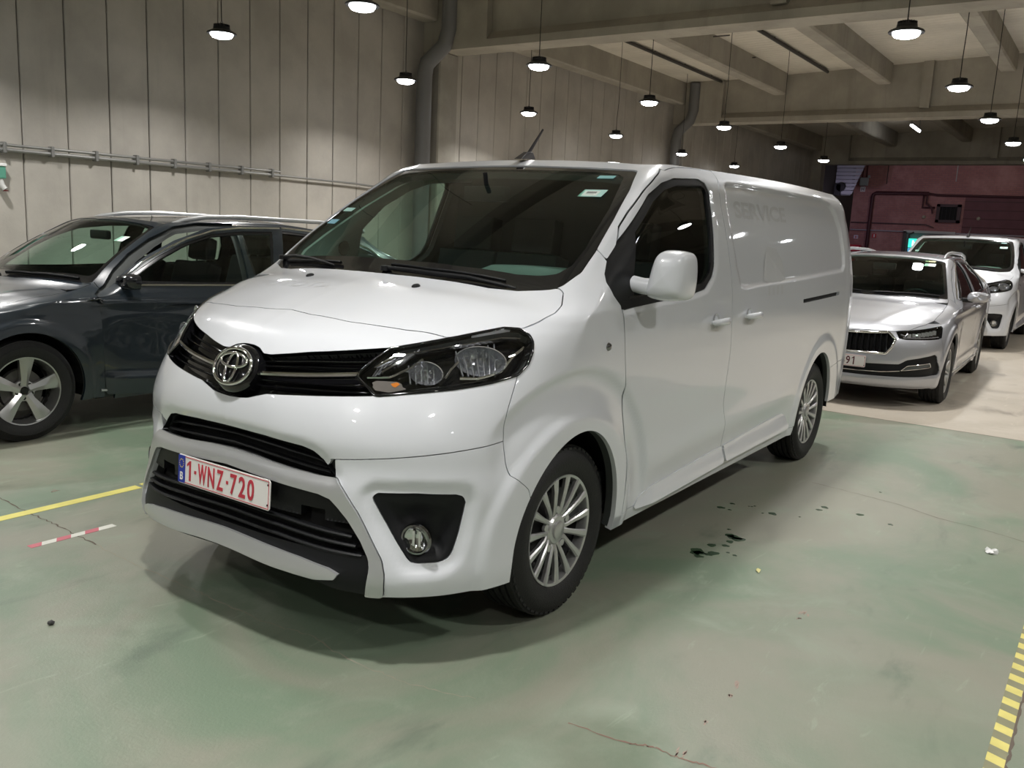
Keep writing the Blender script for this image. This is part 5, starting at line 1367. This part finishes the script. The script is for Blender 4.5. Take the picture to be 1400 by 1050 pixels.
def bonput(q, x0, y0):
    y = y0+q[:,0]; P, N = topf(np.stack([x0-q[:,1], np.abs(y)], 1), .0012); P[:,1] *= np.where(y < 0, -1, 1); return P
me = on_surface(fit_text('TOYOTA', .46, .062, .0), lambda q: bonput(q, .345, -.27)); link('ghost_lettering', me, bon, GH2)

# ------------------------------------------------------------------ floor markings and dirt
YEL = mat('floor_yellow', (.66,.60,.16), .5, noise=.25, nscale=9); RED = mat('tape_red', (.50,.13,.16), .5, noise=.2, nscale=20); WHT = mat('tape_white', (.62,.62,.56), .5, noise=.15, nscale=20)
def strip(x0, x1, y0, y1, m, name, parent=None, z=.0015): return MB().b2((x0,y0,0),(x1,y1,z)).build(name, m, parent)
o = strip(-5.2, .125, -1.775, -1.72, YEL, 'floor_line'); tag(o, 'yellow line painted on the green floor left of the white van, ending at a small gap', 'line')
o = strip(.155, 4.6, -1.765, -1.70, YEL, 'floor_line'); tag(o, 'yellow line running out of the picture at the left edge', 'line')
t = empty('floor_tape', (.78,-1.27,0), math.radians(2.5), 'short red and white striped tape stuck on the floor before the van', 'tape')
t.rotation_euler.z = math.radians(-1)
for k in range(6):
    x0 = -.20+k*.067; b = MB(); b.prism([(x0,-.021),(x0+.067,-.021),(x0+.090,.021),(x0+.023,.021)] if 0 < k < 5 else ([(x0,-.021),(x0+.067,-.021),(x0+.090,.021),(x0,.021)] if k == 0 else [(x0,-.021),(x0+.067,-.021),(x0+.067,.021),(x0+.023,.021)]), 0, .0012, 'z'); b.build('red_stripe' if k % 2 else 'white_stripe', RED if k % 2 else WHT, t)
t = empty('hazard_strip', (1.05,2.46,0), 0, 'yellow and grey hazard tape along the floor edge at the lower right corner', 'tape')
OLV = mat('hazard_olive', (.22,.215,.13), .55, noise=.2, nscale=15)
YH = mat('hazard_yellow', (.62,.55,.17), .5, noise=.25, nscale=14)
bl = []
for k in range(50):
    x0 = -3.0+k*.052; b = MB(); sk = .018
    b.prism([(x0,-.026),(x0+.052,-.026),(x0+.052+sk,.026),(x0+sk,.026)], 0, .0012, 'z'); b.build('yellow_stripe' if k % 2 else 'olive_stripe', YH if k % 2 else OLV, t)
random.seed(11)
def ribbon(name, pts, w, m, parent, jit=.006, n=10):
    P = []
    for a, c in zip(pts[:-1], pts[1:]):
        for k in range(n): t_ = k/n; P.append((a[0]+(c[0]-a[0])*t_+random.uniform(-jit, jit), a[1]+(c[1]-a[1])*t_+random.uniform(-jit, jit)))
    P.append(pts[-1]); V = []; F = []
    for i, p in enumerate(P):
        q = P[min(i+1, len(P)-1)]; r = P[max(i-1, 0)]; dx, dy = q[0]-r[0], q[1]-r[1]; L = math.hypot(dx, dy) or 1; ww = w*random.uniform(.35, 1.2)
        V += [(p[0]-dy/L*ww, p[1]+dx/L*ww, .0009), (p[0]+dy/L*ww, p[1]-dx/L*ww, .0009)]
        if i: F.append((2*i-2, 2*i-1, 2*i+1, 2*i))
    me = bpy.data.meshes.new(name); me.from_pydata(V, [], F); return link(name, me, parent, m)
CRK = mat('crack_brown', (.12,.095,.075), .9); CRL = mat('crack_pale', (.29,.275,.215), .8)
ribbon('floor_crack', [(.735,-2.6),(.739,-2.047),(.752,-1.778),(.756,-1.517),(.766,-1.311),(.777,-1.089)], .004, CRK, fl)
ribbon('floor_crack', [(.777,-1.089),(.79,-.754),(.794,-.441),(.797,-.241),(.80,.12),(.77,.30),(.81,.56),(.795,.815),(.73,1.04)], .003, CRL, fl, .008)
ribbon('floor_crack', [(.66,1.35),(.639,1.551),(.609,1.611),(.613,1.697),(.588,1.802),(.60,2.3)], .0035, mat('crack_red', (.24,.15,.12), .9), fl)
ribbon('floor_crack', [(-2.709,1.119),(-2.649,1.447),(-2.594,1.671),(-2.483,1.891),(-2.442,2.128),(-2.36,2.35)], .002, CRK, fl, .004)
ribbon('floor_crack', [(-3.0,2.49),(-1.0,2.492),(.0,2.489),(.6,2.492)], .006, CRK, fl, .005, 40)
ribbon('floor_crack', [(-5.236,-7.0),(-5.236,-2),(-5.236,2.6)], .006, CRK, fl, .001)
SP = [(-1.791,.876,3),(-1.906,.899,2),(-1.785,.929,1.5),(-1.927,.99,1),(-1.933,1.005,1),(-1.955,1.014,1),(-1.858,1.094,1),(-1.887,1.14,3.5),(-1.939,1.276,1),(-2.152,1.322,2.5),(-2.221,1.335,3),(-2.227,1.529,3),(-1.458,1.052,1.5),(-1.359,1.121,5),(-1.345,1.145,5),(-1.37,1.09,4),(-1.279,1.125,3),(-1.167,1.073,3.5),(-1.209,1.131,2.5),(-1.044,1.052,5),(-1.025,1.07,4),(-1.009,1.053,4),(-1.033,1.113,2.5),(-1.068,1.124,4),(-1.124,1.176,1.2),(-1.11,1.216,1.5),(-.98,1.087,3),(-2.794,1.515,1),(-2.162,1.706,2.0)]
WET = mat('wet_spot', (.045,.080,.045), .25, 0, .5)
for x, y, r in SP:
    b = MB(); n = 14; ph = random.random()*6
    b.prism([(x+r*.0062*math.cos(2*math.pi*k/n)*(1+.25*math.sin(3*2*math.pi*k/n+ph)), y+r*.0070*math.sin(2*math.pi*k/n)*(1+.2*math.cos(2*2*math.pi*k/n+ph))) for k in range(n)], .0002, .0012, 'z'); b.build('wet_spot', WET, fl)
PNK = mat('scuff_pink', (.34,.25,.21), .7)
for x, y, r in ((-.662,1.687,2.6),(.082,1.677,2.2),(.168,1.684,1.3),(.375,1.685,1.4),(.591,1.691,2.5),(.494,-1.978,2.5),(-.60,1.68,1.2)):
    for j in range(7):
        a = random.uniform(0, 6.28); d_ = random.uniform(0, .010*r); b = MB(); cx, cy = x+d_*math.cos(a), y+d_*math.sin(a); L = random.uniform(.4, 1.0)*.010*r
        b.prism([(cx-L,cy-.001),(cx,cy-.003),(cx+L,cy+.001),(cx,cy+.003)], 0, .0008, 'z'); b.build('scuff', PNK, fl)
b = MB(); random.seed(3)
for k in range(9): b.box((random.uniform(-.025,.025), random.uniform(-.02,.02), .008+.004*random.random()), (.026,.018,.003), Matrix.Rotation(random.uniform(0,3), 3, (random.random(), random.random(), 1)))
tag(b.build('paper_scrap', mat('paper_white', (.75,.75,.74), .8), loc=(-2.05,2.215,0)), 'torn bit of white paper lying on the green floor at the far right', 'litter')
o = MB().add([(0,0,.001),(.035,.01,.006),(.05,.03,.002),(.02,.028,.009),(.018,.012,.012)], [(0,1,4),(1,2,3,4),(0,4,3),(0,3,2,1)]).build('leaf', mat('leaf_yellow', (.60,.56,.25), .7), loc=(-1.015,1.357,0)); tag(o, 'tiny pale yellow leaf on the floor beside the van', 'leaf')
bm = bmesh.new(); bmesh.ops.create_icosphere(bm, subdivisions=2, radius=.012)
for v in bm.verts: v.co *= random.uniform(.8, 1.15); v.co.z = v.co.z*.7+.009
me = bpy.data.meshes.new('pebble'); bm.to_mesh(me); bm.free(); o = link('pebble', me, None, mat('stone_dark', (.05,.05,.05), .8)); o.location = (1.313,-.466,0); tag(o, 'small dark pebble on the floor at the left', 'stone')

# ------------------------------------------------------------------ things on the panelled wall
GAL = mat('galvanised', (.26,.26,.25), .45, .6)
t = empty('cable_tray', (-3.6,WY+.01,2.05), 0, 'thin grey double conduit running along the concrete wall above the dark estate', 'conduit')
MB().tube([(1.85,.055,.045),(-1.87,.055,.045)], .016, 8).build('conduit', GAL, t, smooth=50); MB().tube([(1.85,.050,-.005),(-1.87,.050,-.005)], .020, 8).build('conduit', GAL, t, smooth=50)
MB().tube([(-1.87,.05,-.005),(-3.3,.05,-.018),(-4.40,.05,-.05),(-4.43,.05,-.052)], .014, 8).build('conduit', GAL, t, smooth=50)
MB().tube([(-4.74,.05,-.07),(-4.80,.05,-.08)], .014, 8).build('conduit', GAL, t, smooth=50)
MB().tube([(1.85,.055,.045),(1.90,.05,-.05),(1.90,.05,-.12)], .014, 8).build('conduit', mat('conduit_white', (.5,.5,.48), .5), t, smooth=50)
for k in range(8): MB().b2((1.75-k*.50,.0,-.04),(1.785-k*.50,.085,.075)).build('clamp', GAL, t, bevel=.006, seg=1)
t = empty('emergency_box', (-1.58,WY,1.76), 0, 'green and white box mounted on the wall at the left edge of the picture', 'box')
MB().b2((-.25,0,-.01),(.25,.09,.13)).build('green_case', mat('case_green', (.10,.30,.22), .4), t, bevel=.012); MB().b2((-.255,0,.115),(.255,.10,.145)).build('white_lid', mat('paper_white'), t, bevel=.006)
MB().tube([(-.20,.05,-.01),(-.21,.06,-.08),(-.235,.08,-.12)], [.028,.032,.03], 12).build('spot_head', mat('conduit_white'), t, smooth=50); MB().lathe([(0,-.005),(.026,-.004),(.028,.012)], 14, 'z', c=(-.237,.083,-.135)).build('spot_lens', mat('lens_maroon', (.12,.03,.03), .3), t, smooth=50)
# extinguisher and its sign on the nearer column
t = empty('fire_extinguisher', (-8.80,-6.74,.86), 0, 'red fire extinguisher hanging on the column behind the van windscreen', 'extinguisher')
MB().lathe([(0,0),(.075,.005),(.080,.03),(.080,.42),(.070,.47),(.035,.50),(.025,.52)], 24, 'z').build('cylinder', mat('extinguisher_red', (.50,.02,.02), .3, 0, .5), t, smooth=50)
MB().lathe([(.026,.50),(.030,.53),(.02,.56),(0,.56)], 14, 'z').tube([(-.02,.0,.55),(.10,.0,.585)], .010, 6).tube([(-.02,.0,.535),(.09,.0,.545)], .008, 6).build('valve', mat('extinguisher_black', (.02,.02,.02), .4), t, smooth=50)
MB().tube([(-.02,0,.54),(-.09,.02,.50),(-.105,.03,.35),(-.10,.03,.12)], .010, 8).build('hose', mat('extinguisher_black'), t, smooth=50)
t = empty('fire_sign', (-8.79,-6.845,1.80), 0, 'small red and white fire sign above the extinguisher on the column', 'sign')
MB().b2((-.10,0,-.10),(.10,.006,.10)).build('sign_plate', mat('sign_red', (.55,.03,.03), .4), t); 
b = MB(); b.b2((-.082,.006,-.085),(-.012,.008,.085)); b.build('white_field', mat('paper_white'), t); MB().b2((-.06,.008,-.05),(-.035,.010,.02)).build('symbol', mat('sign_red'), t); MB().prism([(.02,-.07),(.06,-.06),(.07,.0),(.045,.07),(.03,.02)], .006, .009, 'y').build('symbol', mat('paper_white'), t)

# ------------------------------------------------------------------ roof services
t = empty('ceiling_conduit', (-14,-3.52,5.4), 0, 'dark conduit running under the roof slab between two ribs', 'conduit')
z_ = slope(-3.52)-5.4-.05
MB().tube([(5.0,0,z_),(-3.9,0,z_)], .035, 8).build('conduit', mat('conduit_dark', (.05,.045,.04), .7), t, smooth=50)
for k in range(6): MB().tube([(4.2-k*1.5,0,z_),(4.2-k*1.5,0,z_+.09)], .010, 6).build('hanger', mat('conduit_dark'), t)
t = empty('ceiling_conduit', (-14,-6.0,5.4), 0, 'dark conduit under the roof slab near the panelled wall', 'conduit')
z_ = slope(-6.0)-5.4-.05
MB().tube([(5.0,0,z_),(-3.9,0,z_)], .035, 8).build('conduit', mat('conduit_dark'), t, smooth=50)
for k in range(6): MB().tube([(4.2-k*1.5,0,z_),(4.2-k*1.5,0,z_+.09)], .010, 6).build('hanger', mat('conduit_dark'), t)
for i, (x, y) in enumerate(((-11.6,-5.1),(-13.5,-4.85),(-15.6,-5.1),(-11.4,-2.9))):
    o = MB().tube([(x,y,slope(y)-.04),(x-.02,y+.75,slope(y+.75)-.06)], .012, 6).build('roof_rod', mat('conduit_dark')); tag(o, 'thin cross rod under the roof slab, %s' % ('first bay by the wall', 'second from the first girder', 'third, nearest the second girder', 'right of the long conduit')[i], 'rod')
o = MB().lathe([(0,-.08),(.05,-.075),(.075,-.04),(.08,0)], 20, 'z', c=(0,0,0)).build('smoke_detector', mat('detector_cream', (.45,.42,.33), .6), smooth=50, loc=(-13.2,-.55,slope(-.55)-.01)); tag(o, 'round cream smoke detector on the roof slab near the top edge', 'detector')
t = empty('tube_lamp', (-26.2,-3.2,4.95), math.radians(2), 'slanting fluorescent tube lamp glowing behind the second girder', 'lamp')
MB().tube([(-.75,0,0),(.75,0,0)], .035, 10).build('tube', mat('tube_glow', (.9,.9,.9), .5, emit=(.95,.97,1), estr=12), t, smooth=50); MB().b2((-.8,-.05,.03),(.8,.05,.08)).build('batten', GAL, t); MB().tube([(-.7,0,.08),(-.7,0,.6)], .008, 6).tube([(.7,0,.08),(.7,0,.6)], .008, 6).build('hanger', GAL, t)

# ------------------------------------------------------------------ brick wall at the far end
BX = XF+.02
PIPE = mat('pipe_maroon', (.07,.02,.025), .5)
def far(name, lab, cat, group=None): return empty(name, (BX,0,0), 0, lab, cat, group)
t = far('wall_pipe', 'dark red pipe framing an upright rectangle on the brick wall', 'pipe')
MB().tube([(.08,-6.47,0),(.08,-6.45,3.40),(.08,-6.42,3.50),(.08,-6.32,3.56),(.08,-4.33,3.57)], .075, 10).build('pipe', PIPE, t, smooth=50)
MB().tube([(.08,-4.50,3.55),(.08,-4.50,3.03),(.08,-4.05,3.03)], .04, 8).build('branch_pipe', PIPE, t, smooth=50); MB().tube([(.08,-4.37,3.55),(.08,-4.37,3.20),(.10,-4.15,3.0),(.10,-4.1,2.8)], .035, 8).build('branch_pipe', PIPE, t, smooth=50)
MB().tube([(.08,-4.33,3.57),(.08,-4.0,3.52),(.08,1.5,3.48)], .045, 8).build('pipe', PIPE, t, smooth=50)
t = far('wall_hatch', 'small dark louvred hatch high on the brick wall', 'hatch')
MB().b2((0,-3.86,2.57),(.03,-3.23,3.10)).build('opening', BLKDEEP, t)
b = MB()
for lo, hi in (((0,-3.98,2.47),(.10,-3.86,3.18)),((0,-3.23,2.47),(.10,-3.10,3.18)),((0,-3.98,3.08),(.10,-3.10,3.18)),((0,-3.98,2.47),(.10,-3.10,2.57))): b.b2(lo, hi)
b.build('frame', mat('hatch_frame', (.09,.06,.065), .7), t)
for k in range(4): MB().b2((.03,-3.80+k*.15,2.57),(.05,-3.77+k*.15,3.10)).build('louvre', BLKPLAS, t)
t = far('junction_box', 'pale grey electrical box fixed high on the brick wall', 'box')
MB().b2((0,-7.0,3.85),(.2,-6.69,4.17)).build('case', mat('box_grey', (.42,.47,.50), .5), t, bevel=.02, seg=1); MB().b2((0,-6.72,4.17),(.12,-6.64,4.27)).build('knob', mat('box_grey'), t); MB().tube([(.05,-6.93,4.17),(.05,-6.93,4.9)], .02, 6).tube([(.05,-6.78,4.2),(.05,-6.78,4.9)], .02, 6).build('cable', PIPE, t)
t = far('hydrant_sign', 'white sign with a black H under the grey box', 'sign')
MB().b2((0,-6.98,3.61),(.02,-6.79,3.81)).build('sign_plate', mat('paper_white'), t); me = text_mesh('H', .18, 1, .002, bold=.004); o = link('letter', me, t, mat('ink')); o.matrix_local = frame((.024,-6.885,3.71), (0,1,0), (0,0,1))
t = far('exit_sign', 'glowing green emergency exit sign beside the second white van', 'sign')
MB().b2((.16,-4.84,1.44),(.22,-4.36,1.79)).build('lit_panel', mat('exit_glow', (.05,.6,.45), .5, emit=(.05,.75,.55), estr=1.3), t); 
b = MB(); b.b2((.22,-4.70,1.50),(.225,-4.64,1.72)); b.b2((.22,-4.56,1.55),(.225,-4.48,1.72)); b.b2((.22,-4.62,1.62),(.225,-4.50,1.66)); b.build('symbol', mat('sign_glow', (.9,.9,.9), .5, emit=(.8,.95,.9), estr=1.6), t)
MB().b2((.16,-4.84,1.27),(.21,-4.40,1.42)).build('blue_panel', mat('exit_blue', (.05,.25,.5), .5, emit=(.10,.38,.62), estr=.8), t)
t = far('exit_door', 'dark doorway under the exit sign in the brick wall', 'door'); 
MB().b2((0,-5.10,0),(.10,-4.98,2.08)).build('post', mat('hatch_frame'), t); MB().b2((0,-5.10,2.02),(.10,-3.2,2.12)).build('lintel', mat('conduit_white'), t); MB().b2((0,-4.98,0),(.03,-3.3,2.02)).build('leaf', mat('door_grey', (.16,.16,.17), .6), t); MB().tube([(.1,-4.86,0),(.1,-4.86,1.95),(.1,-4.7,2.05)], .03, 8).build('post_pipe', PIPE, t)
t = far('hose_cabinet', 'red fire hose cabinet low on the brick wall beside the van', 'cabinet'); MB().b2((0,-7.15,.55),(.25,-6.68,1.44)).build('case', mat('cabinet_red', (.60,.03,.06), .4), t, bevel=.02, seg=1); MB().b2((.25,-7.10,1.29),(.26,-6.72,1.33)).build('label_strip', mat('paper_white'), t); MB().b2((0,-6.67,.9),(.12,-6.58,1.36)).build('valve', BLKPLAS, t, bevel=.03)
t = far('notice', 'small pale notice above the red hose cabinet', 'sign'); MB().b2((0,-7.03,1.69),(.02,-6.86,1.84)).build('sign_plate', mat('notice_pale', (.70,.62,.74), .5), t); MB().b2((.02,-6.97,1.71),(.024,-6.94,1.80)).b2((.02,-6.92,1.73),(.024,-6.90,1.78)).build('symbol', mat('sign_red'), t)
t = far('notice', 'small red and white notice right of the wall pipe', 'sign'); MB().b2((0,-6.31,1.76),(.02,-6.15,1.92)).build('sign_plate', mat('sign_red'), t); MB().b2((.02,-6.25,1.78),(.024,-6.20,1.90)).build('symbol', mat('paper_white'), t)
t = far('wall_conduit', 'pale horizontal conduit low across the brick wall', 'conduit'); MB().tube([(.06,-7.2,2.06),(.06,-.3,2.06)], .025, 6).build('conduit', mat('conduit_lilac', (.45,.42,.48), .5), t)
t = far('wall_conduit', 'dark horizontal conduit above the pale one on the brick wall', 'conduit'); MB().tube([(.06,-7.2,2.36),(.06,-4.3,2.36),(.06,-4.0,2.25)], .022, 6).build('conduit', mat('hatch_frame'), t)
for i, (y, z, lb) in enumerate(((-4.42,2.66,'left'),(-2.46,2.66,'right'))):
    o = MB().lathe([(0,.12),(.05,.10),(.07,.04),(.07,0)], 12, 'x', c=(BX,y,z)).build('wall_lamp', mat('detector_cream'), smooth=50); tag(o, 'small round pale fitting on the brick wall, the %s one of two' % lb, 'fitting')
t = far('wall_recess', 'darker brick panel right of the louvred hatch', 'panel'); MB().b2((-.0,-3.0,2.1),(.03,1.5,3.46)).build('panel_face', mat('brick_dark', (.17,.075,.085), .8, noise=.25, nscale=3), t)  # panel face in a darker brick colour
for k in range(4): MB().b2((.03,-3.0,2.3+.33*k),(.05,1.5,2.33+.33*k)).build('rail', PIPE, t)
for i, (y, z0, m) in enumerate(((-5.92,3.92,'conduit_dark'),(-3.38,4.04,'conduit_white'))):
    o = MB().tube([(BX+.3,y,z0),(BX+.3,y,slope(y)+.02)], .018, 6).build('hanging_cable', mat(m)); tag(o, ('dark' if i == 0 else 'pale')+' cable hanging in front of the brick wall', 'cable')
# grey corrugated shutter with gear at the left of the brick wall
t = empty('shutter', (-33,0,0), 0, 'grey corrugated sheet hanging slantwise left of the brick wall', 'shutter')
SH = mat('shutter_grey', (.30,.31,.34), .5, .2)
for k in range(9): MB().prism([(-7.19,3.35+k*.14),(-6.55+.05*k,3.35+k*.14),(-6.5+.05*k,3.47+k*.14),(-7.19,3.47+k*.14)], 0, .05+.02*(k % 2), 'x').build('sheet_rib', SH, t)
MB().b2((-.02,-7.195,3.3),(.0,-6.6,5.14)).build('backing', mat('shutter_dark', (.14,.145,.16), .6), t)
b = MB(); b.lathe([(0,.0),(.16,.0),(.16,.15),(0,.15)], 14, 'x', c=(.05,-6.95,3.60)); b.b2((.05,-7.18,3.3),(.2,-6.95,3.7)); b.build('motor', BLKPLAS, t)

# unseen fill lamps added behind the last column and girder to brighten the brick
def added_flood(loc, aim, e, col, label):
    t = empty('added_floodlight', loc, 0, label, 'lamp'); d = (Vector(aim)-Vector(loc)).normalized(); q = d.to_track_quat('-Z', 'Y').to_matrix()
    MB().box((0,0,0),(.30,.22,.08), q).build('case', BLKPLAS, t, bevel=.01)
    MB().b2((0,-.03,-.03),(.20,.03,.03)).build('bracket', GAL, t)
    c = d*.045; MB().box(c,(.26,.18,.012), q).build('lit_panel', mat('tube_glow'), t)
    l = bpy.data.lights.new('added_beam', 'AREA'); l.shape = 'RECTANGLE'; l.size = .26; l.size_y = .18; l.energy = e; l.color = col; l.spread = math.radians(150)
    o = bpy.data.objects.new('added_beam', l); COL.objects.link(o); o.parent = t; o.location = d*.055; o.rotation_euler = d.to_track_quat('-Z', 'Y').to_euler()
added_flood((-30.35,-2.6,4.45), (-36,-3.2,2.2), 12, (1,.93,.95), 'unseen fill lamp added on the last girder to brighten the brick, left of two')
added_flood((-30.35,1.5,4.45), (-36,.5,2.5), 7, (1,.93,.95), 'unseen fill lamp added on the last girder to brighten the brick, right of two')
added_flood((-30.35,-6.95,2.9), (-36,-6.3,1.6), 10, (.80,.68,1), 'unseen violet fill lamp added low behind the last column to tint the brick')  # added out of view for the violet cast on the brick
